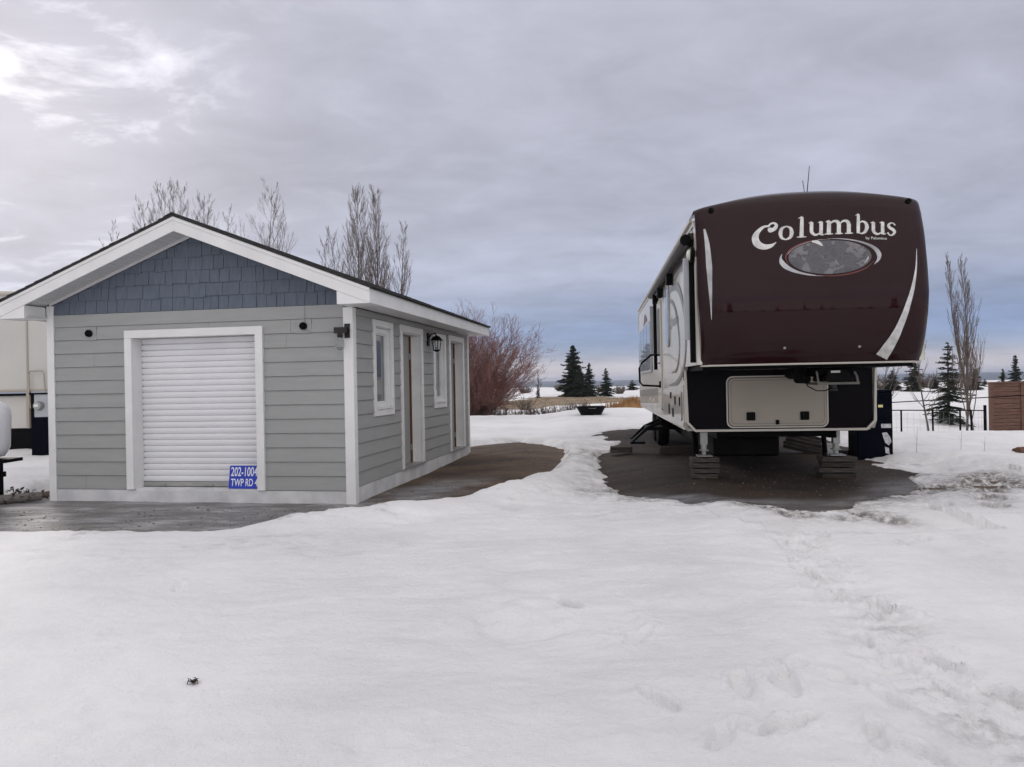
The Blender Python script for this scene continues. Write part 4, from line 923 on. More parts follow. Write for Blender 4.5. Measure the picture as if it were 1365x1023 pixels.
def gas():
    F = empty('steel_stand', (-7.02, 9.85, 0), 0, 'black steel trailer tongue stand carrying the white gas bottle', 'stand')
    m = MB(); m.box(-.35, .27, -.22, .22, .555, .60); m.box(-.35, .24, -.20, -.17, .60, .62); m.build('tray', M['black'], F, .004)
    m = MB(); m.box(.00, .11, -.06, .06, .0, .555); m.box(.10, .17, -.03, .03, .36, .43); m.build('jack_post', M['black'], F, .006)
    m = MB(); m.box(-.02, .20, -.1, .1, -.02, .03); m.build('foot', M['black'], F)
    m = MB(); m.box(-2.2, .0, -.05, .05, .16, .27); m.build('tongue_beam', M['black'], F)
    G = empty('gas_bottle', (-7.035, 9.83, .622), 0, 'white propane bottle standing on the black stand at the left edge', 'gas bottle')
    m = MB(); m.lathe([(.10, 0), (.17, .015), (.20, .06), (.235, .14), (.25, .55), (.24, .64), (.19, .72), (.10, .76), (.03, .77)], (0, 0, 0), 30); m.build('tank', M['tank'], G, smooth=True)
    m = MB(); m.tube([(.0, 0, .76), (.0, 0, .82)], .018, 10); m.box(-.045, .045, -.015, .015, .80, .83); m.tube([(.03, 0, .80), (.10, -.05, .79), (.13, -.07, .70)], .008, 6); m.build('valve', M['bronze'], G)
    m = MB()
    for a in range(0, 360, 12):
        if 60 < a < 120: continue
        t, t2 = R(a), R(a+12); m.add([(.11*math.cos(t), .11*math.sin(t), .74), (.11*math.cos(t2), .11*math.sin(t2), .74), (.11*math.cos(t2), .11*math.sin(t2), .87), (.11*math.cos(t), .11*math.sin(t), .87),
             (.104*math.cos(t), .104*math.sin(t), .74), (.104*math.cos(t2), .104*math.sin(t2), .74), (.104*math.cos(t2), .104*math.sin(t2), .87), (.104*math.cos(t), .104*math.sin(t), .87)], [(0,1,2,3),(7,6,5,4),(2,3,7,6)])
    m.build('collar', M['tank'], G)
gas()
m = MB(); m.tube([(-8.6, 9.0, .05), (-7.2, 9.55, .06), (-6.5, 9.92, .075), (-6.44, 9.97, .075)], [.07, .065, .06, .06], 10); o = m.build('pole', M['pipe'], None, smooth=True); tag(o, 'long grey round pole lying on the ground left of the shed', 'pole')
m = MB()
for k in range(260):
    c = Vector((-6.75+random.gauss(0, .16), 9.98+random.gauss(0, .12), .03+abs(random.gauss(0, .055)))); d = Vector((random.gauss(0, 1), random.gauss(0, 1), random.gauss(0, .7))).normalized()*.04; e = d.cross(Vector((random.random(), .3, 1))).normalized()*.018
    m.add([c-d, c+e, c+d, c-e], [(0,1,2,3)])
o = m.build('dead_leaves', M['leaf']); tag(o, 'heap of dead brown leaves by the black stand', 'leaves', kind='stuff')

# ------------------------------------------------------------------ right edge: fence, cedar panel, small things
def chain_fence():
    F = empty('wire_fence', (0, 0, 0), 0, 'low black wire fence with pipe rails behind the snow berm', 'fence')
    pts = [(7.2, 16.9), (8.87, 16.7), (9.36, 16.3), (10.0, 16.35), (10.28, 16.4), (10.72, 16.6)]
    zt = [.70, .695, .70, .68, .68, .72]
    for k, ((x, y), z) in enumerate(zip(pts, zt)):
        m = MB(); r_ = .032 if k == 5 else .02; m.tube([(x, y, -.4), (x, y, z+(.06 if k == 5 else 0))], r_, 8); m.build('post', M['black'], F)
    m = MB(); m.tube([(x, y, z) for (x, y), z in zip(pts, zt)][:5]+[(10.72, 16.6, .655)], .014, 6); m.build('top_rail', M['black'], F)
    m = MB(); m.tube([(7.2, 17.6, .78), (13, 18.6, .92)], .014, 6); m.build('rear_rail', M['black'], F)
    m = MB(); 
    for (ax, ay), (bx, by) in zip(pts, pts[1:]):
        L = math.hypot(bx-ax, by-ay); n = int(L/.11)
        for i in range(n):
            t = i/n; p = Vector((ax+(bx-ax)*t, ay+(by-ay)*t, 0)); m.tube([p+Vector((0, 0, -.3)), p+Vector((0, 0, .66))], .0022, 3, False)
        for h in (-.1, .1, .3, .5): m.tube([(ax, ay, h), (bx, by, h)], .0022, 3, False)
    m.build('mesh_wire', M['greymetal'], F)
chain_fence()
def cedar():
    C = empty('wood_fence', (13.05, 20.0, -.3), R(6), 'red brown horizontal board fence at the right edge', 'fence')
    m = MB(); z = 0; H = 1.52
    while z < H-.05:
        h = random.choice([.09, .11, .14]); m.box(.06, 3.4, -.02+random.uniform(-.006, .006), .02, z, min(z+h-.009, H)); z += h
    m.build('boards', M['cedar'], C)
    m = MB(); m.box(.07, 3.39, .022, .03, .01, H-.01); m.build('backing', M['black'], C)
    for x in (.0, .90, 2.2): m = MB(); m.box(x, x+.09, -.045, -.022 if x else .05, 0, H+.01); m.build('post', M['cedar'], C, .004)
    m = MB(); m.box(-.01, 3.45, -.05, .05, H-.004, H+.04); m.build('cap_rail', M['cedar'], C, .004)
cedar()
m = MB(); m.tube([(8.0, 11.6, .26), (8.6, 11.75, .27)], .062, 12); m.tube([(8.05, 11.75, .24), (8.6, 11.9, .25)], .05, 12); o = m.build('firewood_log', M['cedar'], None, smooth=True); tag(o, 'short rusty brown log half sunk in the snow at the right edge', 'log')

def tub():
    T = empty('black_tub', (2.64, 24.6, gz(2.64, 24.6)-.02), 0, 'black open plastic tub with sloping sides on the far snow', 'tub')
    m = MB(); n = 28; prof_ = [(.66, 0), (.80, .12), (.97, .27), (1.02, .29), (1.02, .31), (.93, .30), (.72, .06)]
    vs = []; 
    for r_, h in prof_:
        for k in range(n): t = 2*math.pi*k/n; vs.append((r_*.5*math.cos(t), r_*.38*math.sin(t), h))
    f = [(i*n+k, i*n+(k+1) % n, (i+1)*n+(k+1) % n, (i+1)*n+k) for i in range(len(prof_)-1) for k in range(n)]+[tuple(range(n)), tuple((len(prof_)-1)*n+k for k in range(n))]
    m.add(vs, f); m.build('shell', M['blackplastic'], T, smooth=True)
    m = MB(); m.tube([(-.12, -.40, .27), (-.1, -.44, .25), (.1, -.44, .25), (.12, -.40, .27)], .008, 6); m.build('rope_handle', M['greyvinyl'], T)
tub()
p = at(258, 880, 3.33)
m = MB(); c0 = Vector((p.x, p.y, gz(p.x, p.y)+.008)); rr = random.Random(4)
for k in range(16):
    c = c0+Vector((rr.gauss(0, .012), rr.gauss(0, .01), abs(rr.gauss(0, .005)))); d = Vector((rr.gauss(0, 1), rr.gauss(0, 1), rr.gauss(0, .5))).normalized()*.016; e = d.cross(Vector((rr.random(), .3, 1))).normalized()*.009
    m.add([c-d, c+e, c+d*.9+Vector((0, 0, .004)), c-e], [(0,1,2,3)])
o = m.build('dead_leaf', M['leaf']); tag(o, 'curled dead brown leaf lying alone on the foreground snow', 'leaf')
for px, py, h, D in ((1222, 622, .42, 11.5), (1281, 612, .30, 11.9), (1312, 617, .24, 11.6)):
    a = at(px, py, D); z0 = gz(a.x, a.y); st = MB()
    st.tube([(0, 0, -.05), (.01, 0, h*.5), (.03, .01, h)], [.004, .003, .0015], 4); st.tube([(.01, 0, h*.45), (-.03, 0, h*.7)], .0015, 3)
    o = st.build('dry_stalk', M['straw2']); o.location = (a.x, a.y, z0)
    tag(o, {1222: 'tall dry stalk poking from the snow beside the navy cabinet', 1281: 'dry stalk in the snow in front of the slim aspens', 1312: 'short dry stalk in the snow nearest the board fence'}[px], 'stalk', 'dry stalks poking out of the snow')

# ------------------------------------------------------------------ vegetation
def seg(V, F, a, b, ra, rb, n=3):
    a = Vector(a); b = Vector(b); d = (b-a)
    if d.length < 1e-6: return
    d.normalize(); u = d.orthogonal().normalized(); w = d.cross(u); base = len(V)
    for p, r_ in ((a, ra), (b, rb)):
        for k in range(n): t = 2*math.pi*k/n; V.append(tuple(p+(u*math.cos(t)+w*math.sin(t))*r_))
    for k in range(n): F.append((base+k, base+(k+1) % n, base+n+(k+1) % n, base+n+k))
def limb(V, F, p, d, L, r, rng, up=.3, steps=4, depth=1, n=3, tw=5, spread=.5, rmin=.003, wob=.09, lf=1.):
    p = Vector(p); d = Vector(d).normalized(); pts = [p.copy()]; dirs = [d.copy()]
    for k in range(steps):
        d = (d+Vector((rng.gauss(0, wob), rng.gauss(0, wob), rng.gauss(0, wob)))+Vector((0, 0, up/steps))).normalized()
        p = p+d*L/steps; pts.append(p.copy()); dirs.append(d.copy())
    for k in range(steps): seg(V, F, pts[k], pts[k+1], max(rmin, r*(1-k/steps*.75)), max(rmin*.7, r*(1-(k+1)/steps*.75)), n)
    if depth > 0:
        for j in range(tw):
            t = rng.uniform(.15, .97)*steps; k = min(int(t), steps-1); q = pts[k].lerp(pts[k+1], t-k)
            a = Vector((rng.gauss(0, 1), rng.gauss(0, 1), rng.gauss(0, 1))); a = (a-a.project(dirs[k])).normalized()
            limb(V, F, q, dirs[k]+a*spread*rng.uniform(.7, 1.4), L*lf*rng.uniform(.22, .42)*(1.1-t/steps*.4), r*.45, rng, up, 3, depth-1, 3, max(2, tw-1), spread, rmin, wob, lf)
def mesh_obj(name, V, F, m, parent):
    me = bpy.data.meshes.new(name); me.from_pydata(V, [], F); me.materials.append(m); o = bpy.data.objects.new(name, me); COL.objects.link(o); o.parent = parent; return o
def bare_tree(loc, h, seed, label, group, ang=.45, first=.25, nb=30, blen=.3, up=.8, r0=.05, rmin=.004, tw=6, depth=2, name='poplar_tree'):
    rng = random.Random(seed); T = empty(name, loc, 0, label, 'tree', group)
    V = []; F = []; pts = [Vector((0, 0, -.1))]; d = Vector((rng.gauss(0, .03), rng.gauss(0, .03), 1)); st = 12
    for k in range(st):
        d = (d+Vector((rng.gauss(0, .035), rng.gauss(0, .035), .1))).normalized(); pts.append(pts[-1]+d*(h+.1)/st)
    rad = lambda t: max(rmin, r0*(1-t)**.9)
    for k in range(st): seg(V, F, pts[k], pts[k+1], rad(k/st), rad((k+1)/st), 7)
    mesh_obj('trunk', V, F, M['bark'], T)
    V = []; F = []
    for j in range(nb):
        t = first+(1-first)*((j+rng.random())/nb)**.9; t = min(t, .97); k = int(t*st); q = pts[k].lerp(pts[k+1], t*st-k); a = j*2.4+rng.random()
        L = h*blen*(1.05-t)*rng.uniform(.7, 1.25)+h*.04
        limb(V, F, q, (math.cos(a)*ang*2, math.sin(a)*ang*2, 1), L, rad(t)*.55, rng, up, 4, depth, 3, tw, .40, rmin, .07, 1.35)
    mesh_obj('crown', V, F, M['twig'], T); return T
G1 = 'bare trees rising behind the shed'
def pos(px, D): return at(px, 512, D).x
specs = [ # px, top py, D, ang, nb, blen, label
 (134, 290, 30, .35, 10, .22, 'lowest bare tree top at the far left of the shed roof slope'),
 (166, 286, 31, .45, 12, .24, 'small spreading bare tree top second from the left above the roof'),
 (212, 238, 30, .40, 34, .36, 'dense bare tree crown just left of the shed ridge'),
 (190, 262, 29.5, .42, 22, .32, 'slightly lower bare tree crown at the left of the ridge clump'),
 (256, 250, 29.8, .40, 22, .30, 'bare tree crown on the right edge of the ridge clump'),
 (240, 236, 30.5, .38, 30, .34, 'dense bare tree crown directly above the shed ridge'),
 (262, 262, 32, .5, 14, .25, 'thin bare tree top leaning just right of the shed ridge'),
 (294, 272, 31, .38, 16, .22, 'faint low bare tree top between the ridge tree and the tall forked tree'),
 (328, 234, 28, .42, 15, .40, 'tall forked bare tree with few upright branches above the roof'),
 (380, 270, 29, .34, 15, .30, 'solitary bare tree top midway down the right roof slope'),
 (434, 312, 30, .36, 12, .22, 'short pale bare tree top left of the tall poplar pair'),
 (476, 246, 29, .24, 52, .34, 'taller poplar of the dense pair above the right roof slope'),
 (506, 250, 29.5, .22, 44, .32, 'slimmer right hand poplar of the dense pair above the roof'),
 (448, 300, 31, .30, 20, .28, 'lower bushy bare tree filling in left of the poplar pair'),
 (528, 296, 30, .28, 22, .28, 'lower bare tree filling in right of the poplar pair')]
for i, (px, py, D, ang, nb, bl, lab) in enumerate(specs):
    top = at(px, py, D); h = top.z+.1
    bare_tree((top.x, D, -.05), h*.955, 100+i, lab, G1, ang=ang, nb=int(nb*1.2)+5, blen=bl*1.05, first=.3, r0=.062, rmin=.0031, tw=6)
# slim aspens and sapling at the right
for i, (px, py, D, lab) in enumerate(((1284, 352, 17.0, 'left one of the two slim bare aspens by the wire fence'), (1296, 344, 17.3, 'right one of the two slim bare aspens by the wire fence'))):
    top = at(px, py, D); z0 = -.35; bare_tree((top.x, D, z0), top.z-z0, 300+i, lab, 'slim bare aspens by the wire fence', ang=.11, nb=30, blen=.36, first=.14, r0=.032, rmin=.0022, tw=6, up=1.3, name='aspen_tree')
top = at(1246, 440, 17.2); bare_tree((at(1241, 580, 17.2).x, 17.2, -.35), top.z+.35, 320, 'thin grey sapling with spreading twigs left of the small spruce', None, ang=.5, nb=16, blen=.34, first=.3, r0=.03, rmin=.003, tw=4, name='sapling')
top = at(1172, 470, 22); bare_tree((top.x, 22, -.2), top.z+.5, 321, 'bare spreading sapling behind the navy cabinet', None, ang=.75, nb=16, blen=.5, first=.2, r0=.03, rmin=.0045, tw=4, name='sapling')
top = at(718, 494, 62); bare_tree((top.x, 62, 0), top.z, 322, 'small lone bare tree left of the big spruce in the field', None, ang=.25, nb=16, blen=.3, first=.25, r0=.05, rmin=.012, tw=3, name='sapling')

def spruce(loc, h, r, seed, label, group, m='needle', levels=34, per=9, first=.05, fs=1., dens=1.):
    rng = random.Random(seed); T = empty('spruce_tree', loc, rng.random()*6, label, 'tree', group)
    V = []; F = []; seg(V, F, (0, 0, -.15), (0, 0, h*.97), .035*h*.6, .004*h, 7); mesh_obj('trunk', V, F, M['sbark'], T)
    V = []; F = []
    for k in range(levels):
        t = k/(levels-1); z0_ = h*(first+(1-first)*t**.93); Rr = r*((1-t)**.82)*rng.uniform(.82, 1.1)+.02*h*.5
        nbr = max(4, int(per*(1-t*.45)*rng.uniform(.75, 1.2)))
        for j in range(nbr):
            a = 2*math.pi*(j+rng.random())/nbr; L = Rr*rng.uniform(.38, 1.28); rise = .35*t+.05-.35*(1-t)*.5
            z = min(h*.985, max(h*first*.4, z0_+rng.uniform(-1.1, 1.1)*h/levels))
            dirx = Vector((math.cos(a), math.sin(a), 0)); side = Vector((-math.sin(a), math.cos(a), 0)); ns = max(4, int(L/(h*.028)*dens))
            for s in range(ns):
                u = (s+.6)/ns; p = dirx*(L*u)+Vector((0, 0, z+L*(rise*u-.28*u*u+.16*u**4)+rng.uniform(-.008, .008)*h))
                w = (1-u*.75)*L*.42+h*.012
                for sg in (-1, 1):
                    q = p+side*sg*w*rng.uniform(.6, 1)+dirx*w*.75+Vector((0, 0, -w*rng.uniform(.05, .45)))
                    th = h*.0085*fs; e = Vector((rng.uniform(-1, 1)*th*.4, 0, th)); b = len(V)
                    V.extend([tuple(p-e), tuple(p+dirx*th*1.6), tuple(q), tuple(p+e)]); F.append((b, b+1, b+2)); F.append((b, b+2, b+3))
                if rng.random() < .5:
                    th = h*.010*fs; b = len(V); q = p+Vector((rng.uniform(-.5, .5)*w*.5, rng.uniform(-.5, .5)*w*.5, -rng.uniform(.3, .9)*w*.5))
                    V.extend([tuple(p-dirx*th), tuple(q), tuple(p+dirx*th)]); F.append((b, b+1, b+2))
            seg(V, F, (0, 0, z), tuple(dirx*(L*.9)+Vector((0, 0, z+L*(rise*.9-.22)))), h*.003, h*.0012, 3)
    b = len(V); V.extend([(0, 0, h*.93), (.006*h, 0, h*.95), (0, 0, h), (-.006*h, 0, h*.95)]); F.append((b, b+1, b+2)); F.append((b, b+2, b+3))
    mesh_obj('crown', V, F, M[m], T); return T
def sp(px, ptop, pbase, D, wpx, seed, label, group, **k):
    a = at(px, pbase, D); h = (pbase-ptop)/FOC*D; return spruce((a.x, D, a.z), h, wpx/2/FOC*D, seed, label, group, **k)
GS = 'dark spruces standing in the far field'
sp(765, 461, 532, 64, 46, 1, 'tallest dark spruce of the far field group', GS, levels=38, per=12, fs=1.8)
sp(774, 492, 533, 62, 32, 2, 'short wide dark spruce tucked against the tallest one', GS, levels=26, per=12, fs=2)
sp(786, 484, 531, 65, 25, 3, 'narrow dark spruce just right of the tallest one', GS, levels=30, per=9, fs=1.8)
sp(808, 491, 530, 66, 25, 4, 'dark spruce standing apart right of the spruce group', GS, levels=30, per=8, fs=1.5)
sp(843, 507, 526, 90, 24, 5, 'small brownish far spruce against the camper rear', GS, m='needle2', levels=18, per=9, fs=2.2)
sp(717, 513, 532, 62, 8, 6, 'tiny dark spruce at the foot of the lone bare tree', GS, levels=14, per=8, fs=2.2)
sp(1265, 456, 560, 24, 62, 7, 'small open branched spruce behind the wire fence', None, m='needle', levels=26, per=8, fs=.9, dens=1.1, first=.02)
GR = 'far row of olive conifers at the right'
for i, (px, tp, bs, D, w, lab) in enumerate(((1160, 492, 523, 62, 26, 'olive conifer farthest left in the far row, by the camper corner'), (1190, 494, 523, 64, 30, 'broad olive conifer behind the navy cabinet'),
        (1219, 476, 523, 60, 30, 'tall olive conifer in the far row left of the grey sapling'), (1247, 502, 522, 66, 18, 'low conifer in the far row behind the grey sapling'), (1300, 492, 521, 62, 26, 'olive conifer in the far row behind the two aspens'),
        (1313, 506, 520, 80, 14, 'tiny conifer in the far row between the aspens and the board fence'), (1337, 492, 518, 58, 14, 'shorter dark conifer above the left end of the board fence'), (1354, 474, 518, 58, 20, 'tall dark conifer above the board fence'), (1372, 488, 518, 60, 18, 'dark conifer at the right edge above the board fence'))):
    sp(px, tp, bs, D, w, 40+i, lab, GR, m='needle2' if i < 6 else 'needle', levels=22, per=9, fs=2.4)
# spruces in the yard behind the viewer, seen only as a reflection in the camper's paint
rb = random.Random(9)
for i, (x, y, h) in enumerate([(-66+4*k+rb.uniform(-1.5, 1.5), -74+rb.uniform(-7, 5), rb.uniform(3.2, 6.5)) for k in range(34)]):
    if i == 0: back = spruce((x, y, -.1), h, h*.3, 77, 'tall spruce in the row behind the viewer', 'spruces in the row behind the viewer', levels=20, per=7, fs=3)
    else:
        c = copy_tree(back); c.location = (x, y, -.1); c.scale = (h/5*1.5, h/5*1.5, h/5); c.rotation_euler[2] = i

def bush(loc, h, w, n, seed, label, m, group=None, name='bush', rmin=.006, tw=4, depth=1, fill=1.):
    rng = random.Random(seed); B = empty(name, loc, 0, label, 'bush', group); V = []; F = []
    for k in range(n):
        a = rng.uniform(0, 6.283); e = rng.random()**.7; tilt = e*1.05
        L = (h*math.cos(tilt)**.5*.95+w*.5*math.sin(tilt)*.25)*rng.uniform(.68, .98)*fill
        b = Vector((math.cos(a)*w*.11*rng.random(), math.sin(a)*w*.11*rng.random(), -.05))
        L = min(L, w*.50/max(.15, math.sin(tilt)))
        limb(V, F, b, (math.sin(tilt)*math.cos(a), math.sin(tilt)*math.sin(a), math.cos(tilt)), L, rmin*2.4, rng, .26, 6, depth, 3, tw, .6, rmin, .12)
    mesh_obj('branches', V, F, M[m], B); return B
a = at(628, 556, 30.5)
bush((a.x, 30.5, 0), 5.25, 5.2, 340, 11, 'large round red twigged willow bush behind the shed', 'redtwig', tw=7, rmin=.0050, depth=2, fill=.9)
a = at(575, 556, 33)
bush((a.x, 33, 0), 4.6, 4.0, 130, 12, 'second red willow bush mostly hidden by the shed wall', 'redtwig', tw=5, rmin=.007)
GB = 'low leafless shrubs along the edge of the yard'
lows = [(650,30,.95,1.6),(672,29.5,.7,1.4),(692,30,.6,1.1),(708,31,.6,1.1),(725,31,.55,1.0),(742,30,.55,1.0),(760,31,.6,1.0),(778,32,.45,.9),(640,33,1.1,1.9),(700,36,.8,1.4)]
labs = ['low brown shrub at the foot of the willow bush','low shrub just right of the willow bush foot','third low shrub from the shed along the yard edge','low shrub below the lone bare tree','low shrub left of the spruce group along the yard edge','low shrub below the left side of the tallest spruce','low shrub left of the black tub','shortest low shrub right behind the black tub','brown shrub deepest inside the willow bush','low shrub standing back in the field right of the willow']
for i, ((px, D, h, w), lb) in enumerate(zip(lows, labs)):
    h, w = h*(1 if px < 690 or D > 34 else .85), w*(1.3 if px > 690 else 1)
    a = at(px, 556, D); bush((a.x, D, gz(a.x, D)), h, w, 46 if px < 690 else 38, 500+i, lb, 'brush', GB, tw=4, rmin=.006)
for i, (px, D, h, w, lb) in enumerate(((826, 75, 1.0, 2.6, 'far bush between the apart spruce and the brownish spruce'), (800, 80, .8, 3.4, 'far bush behind the apart spruce'), (748, 90, .9, 4, 'far bush left behind the tallest spruce'), (700, 80, .8, 4, 'far bush behind the lone bare tree'), (1275, 70, 1.6, 5, 'far brown bush behind the small spruce'), (1235, 72, 1.4, 5, 'far brown bush behind the grey sapling'), (1180, 70, 1.5, 5, 'far brown bush behind the navy cabinet'))):
    a = at(px, 520, D); bush((a.x, D, gz(a.x, D)), h, w, 60, 600+i, lb, 'brush', 'far leafless bushes beyond the field', tw=4, rmin=.016)
def grass(name, x0, x1, y0, y1, n, h, m, label, seed, wd=.012, lean=.3, clump=None):
    rng = random.Random(seed); V = []; F = []; xs = []; ys = []
    for k in range(n):
        x = rng.uniform(x0, x1); y = rng.uniform(y0, y1)
        if clump:
            c = clump[rng.randrange(len(clump))]; x = rng.gauss(c[0], c[2]); y = rng.gauss(c[1], c[3])
        xs.append(x); ys.append(y)
    zs = ground_z(np.array(xs), np.array(ys))
    for x, y, z in zip(xs, ys, zs):
        hh = h*rng.uniform(.35, 1.15)*(.75+.5*math.sin(x*3+y)*math.sin(x*1.3-y*2)); a = rng.uniform(0, 6.28); dx, dy = math.cos(a)*hh*lean*rng.random(), math.sin(a)*hh*lean*rng.random(); w = wd*rng.uniform(.6, 1.2); b = len(V)
        V.extend([(x-w, y, z), (x+w, y, z), (x+w*.7+dx*.5, y+dy*.5, z+hh*.6), (x+dx, y+dy, z+hh), (x-w*.7+dx*.5, y+dy*.5, z+hh*.6)]); F.append((b, b+1, b+2, b+3, b+4))
    o = mesh_obj(name, V, F, M[m], None); tag(o, label, 'grass', kind='stuff'); return o
grass('dry_grass', 0, 0, 0, 0, 2600, .52, 'straw', 'clump of tall orange dry grass beside the camper rear', 21, .014, .35, [(4.75, 32.5, .22, .5), (5.2, 32.6, .3, .6), (5.7, 33, .4, .6), (6.6, 33, .5, .8)])
grass('field_grass', -6, 9, 29.2, 60, 3600, .13, 'straw2', 'pale dry grass tussocks scattered over the far field', 22, .02, .5, [(random.uniform(-5, 8), random.uniform(29.5, 60), random.uniform(.6, 2.2), random.uniform(.3, 1.0)) for _ in range(46)])
grass('weed_stems', -3, 4, 28, 31, 420, .4, 'brush', 'thin brown weed stems along the snow edge', 23, .007, .4)

# ------------------------------------------------------------------ sky, sun, air
SUN = Vector((-.532, .772, .348)).normalized()
el = math.asin(SUN.z); rot = math.atan2(SUN.x, SUN.y)
w = bpy.data.worlds.new('World'); SC.world = w; w.use_nodes = True; nt = w.node_tree; n = nt.nodes; l = nt.links
bg = n['Background']; bg.inputs['Strength'].default_value = .1
sky = n.new('ShaderNodeTexSky'); sky.sky_type = 'NISHITA'; sky.sun_disc = False; sky.sun_elevation = el; sky.sun_rotation = rot; sky.air_density = 1.0
tc = n.new('ShaderNodeTexCoord'); nrm = n.new('ShaderNodeVectorMath'); nrm.operation = 'NORMALIZE'; l.new(tc.outputs['Generated'], nrm.inputs[0])
sx = n.new('ShaderNodeSeparateXYZ'); l.new(nrm.outputs[0], sx.inputs[0])
def mth(op, a, b=None, c=None, clamp=False):
    m = n.new('ShaderNodeMath'); m.operation = op; m.use_clamp = clamp
    for i, v in enumerate((a, b, c)):
        if v is None: continue
        if isinstance(v, (int, float)): m.inputs[i].default_value = v
        else: l.new(v, m.inputs[i])
    return m.outputs[0]
zc = mth('MAXIMUM', sx.outputs[2], 0.0)
ramp = n.new('ShaderNodeValToRGB'); ramp.color_ramp.interpolation = 'B_SPLINE'
stops = [(0, (.60, .56, .61)), (.020, (.60, .57, .63)), (.034, (.34, .41, .56)), (.055, (.235, .32, .535)), (.085, (.295, .37, .57)), (.14, (.44, .465, .59)), (.26, (.50, .51, .61)), (.40, (.50, .505, .61)), (.60, (.55, .56, .64)), (1, (.74, .75, .79))]
while len(ramp.color_ramp.elements) < len(stops): ramp.color_ramp.elements.new(.5)
for e, (p, c) in zip(ramp.color_ramp.elements, stops): e.position = p; e.color = (*c, 1)
l.new(zc, ramp.inputs[0])
den = mth('ADD', zc, .16); cx = mth('DIVIDE', sx.outputs[0], den); cy = mth('DIVIDE', sx.outputs[1], den)
cmb = n.new('ShaderNodeCombineXYZ'); l.new(cx, cmb.inputs[0]); l.new(cy, cmb.inputs[1])
def noi(scale, det, rough, off, dist=0.):
    mp = n.new('ShaderNodeMapping'); mp.inputs['Location'].default_value = off; mp.inputs['Scale'].default_value = (1, 1.25, 1); l.new(cmb.outputs[0], mp.inputs['Vector'])
    x = n.new('ShaderNodeTexNoise'); x.inputs['Scale'].default_value = scale; x.inputs['Detail'].default_value = det; x.inputs['Roughness'].default_value = rough; x.inputs['Distortion'].default_value = dist
    l.new(mp.outputs[0], x.inputs['Vector']); return x.outputs['Fac']
n1 = noi(.9, 5, .5, (3.1, 1.2, 0), .3); n2 = noi(3.2, 8, .6, (7.3, 5.1, 2), .4)
dv = mth('SUBTRACT', n1, .5); dv2 = mth('SUBTRACT', n2, .5)
k = mth('ADD', mth('MULTIPLY', dv, .72), mth('MULTIPLY', dv2, .55)); k = mth('ADD', k, 1.0)
# glow of the veiled sun, broken by the cloud texture
dt = n.new('ShaderNodeVectorMath'); dt.operation = 'DOT_PRODUCT'; l.new(nrm.outputs[0], dt.inputs[0]); dt.inputs[1].default_value = SUN
dp = mth('MAXIMUM', dt.outputs['Value'], 0.0)
halo = mth('MULTIPLY', mth('POWER', dp, 7), .045)
patch = mth('MULTIPLY', mth('POWER', dp, 40), mth('MULTIPLY', mth('SUBTRACT', n2, .52, clamp=True), 3.0))
disc = mth('MULTIPLY', mth('POWER', dp, 22000), mth('ADD', 1.0, mth('MULTIPLY', dv2, 2)))
add = mth('ADD', halo, mth('ADD', patch, disc))
sc = n.new('ShaderNodeVectorMath'); sc.operation = 'SCALE'; l.new(ramp.outputs[0], sc.inputs[0]); l.new(k, sc.inputs['Scale'])
wc = n.new('ShaderNodeVectorMath'); wc.operation = 'SCALE'; wc.inputs[0].default_value = (1.0, .97, .94); l.new(add, wc.inputs['Scale'])
sm = n.new('ShaderNodeVectorMath'); sm.operation = 'ADD'; l.new(sc.outputs[0], sm.inputs[0]); l.new(wc.outputs[0], sm.inputs[1])
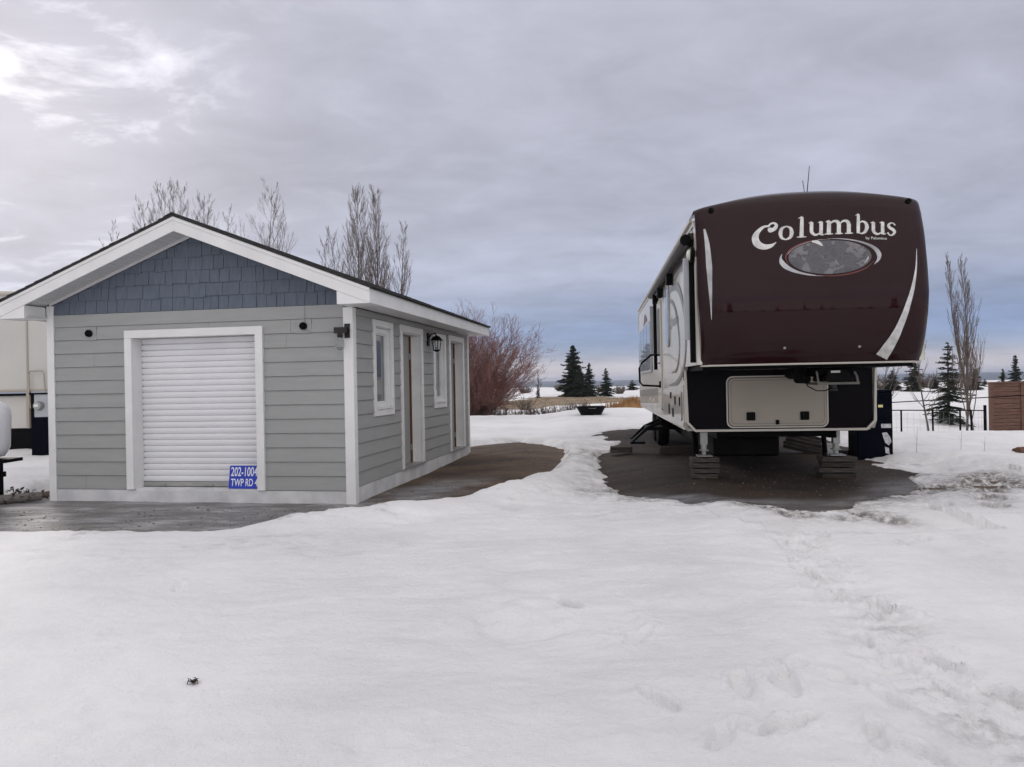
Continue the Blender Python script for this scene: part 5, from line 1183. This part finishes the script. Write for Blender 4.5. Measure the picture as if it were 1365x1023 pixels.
# brightness added to the unseen sky overhead and behind the viewer, for camera-facing surfaces
bk = mth('POWER', mth('MAXIMUM', mth('ADD', mth('MULTIPLY', sx.outputs[1], -1), .15), 0.0), .7)
bk = mth('ADD', bk, mth('MULTIPLY', mth('POWER', zc, 4), .5))
bv = n.new('ShaderNodeVectorMath'); bv.operation = 'SCALE'; bv.inputs[0].default_value = (.62, .57, .50); l.new(bk, bv.inputs['Scale'])
sm2 = n.new('ShaderNodeVectorMath'); sm2.operation = 'ADD'; l.new(sm.outputs[0], sm2.inputs[0]); l.new(bv.outputs[0], sm2.inputs[1]); sm = sm2
s10 = n.new('ShaderNodeVectorMath'); s10.operation = 'SCALE'; s10.inputs['Scale'].default_value = 10; l.new(sm.outputs[0], s10.inputs[0])
mx = n.new('ShaderNodeMix'); mx.data_type = 'RGBA'; mx.inputs[0].default_value = .93; l.new(sky.outputs[0], mx.inputs[6]); l.new(s10.outputs[0], mx.inputs[7]); l.new(mx.outputs[2], bg.inputs[0])
sl = bpy.data.lights.new('sun', 'SUN'); sl.energy = 1.0; sl.angle = R(12); sl.color = (1, .95, .9)
so = bpy.data.objects.new('sun', sl); COL.objects.link(so); so.rotation_euler = SUN.to_track_quat('Z', 'Y').to_euler(); so.location = (0, 0, 20)
HAZE = True
if HAZE:
    m = MB(); m.box(-5600, 5600, -300, 5700, -17, 22); hz = bpy.data.materials.new('winter_haze'); hz.use_nodes = True
    hn = hz.node_tree.nodes; hl = hz.node_tree.links; hn.remove(hn['Principled BSDF']); pv = hn.new('ShaderNodeVolumePrincipled')
    pv.inputs['Density'].default_value = .00028; pv.inputs['Color'].default_value = (.74, .82, .98, 1); pv.inputs['Anisotropy'].default_value = .1
    hl.new(pv.outputs[0], hn['Material Output'].inputs['Volume'])
    o = m.build('haze', hz); tag(o, kind='stuff')

# ------------------------------------------------------------------ camera
cd = bpy.data.cameras.new('camera'); cam = bpy.data.objects.new('camera', cd); COL.objects.link(cam); SC.camera = cam
cd.sensor_width = 36; cd.lens = FOC/1365*36; cd.clip_end = 20000; cd.clip_start = .05; cd.shift_y = -1.5/1365
cam.matrix_world = Matrix.Translation((0, 0, CAMZ)) @ Matrix.Rotation(R(90), 4, 'X') @ Matrix.Rotation(-TH, 4, 'Z')
vs_ = SC.view_settings; vs_.view_transform = 'Standard'; vs_.look = 'None'; vs_.exposure = 0; vs_.gamma = 1
SC.cycles.use_denoising = True; SC.cycles.max_bounces = 6; SC.cycles.volume_bounces = 0
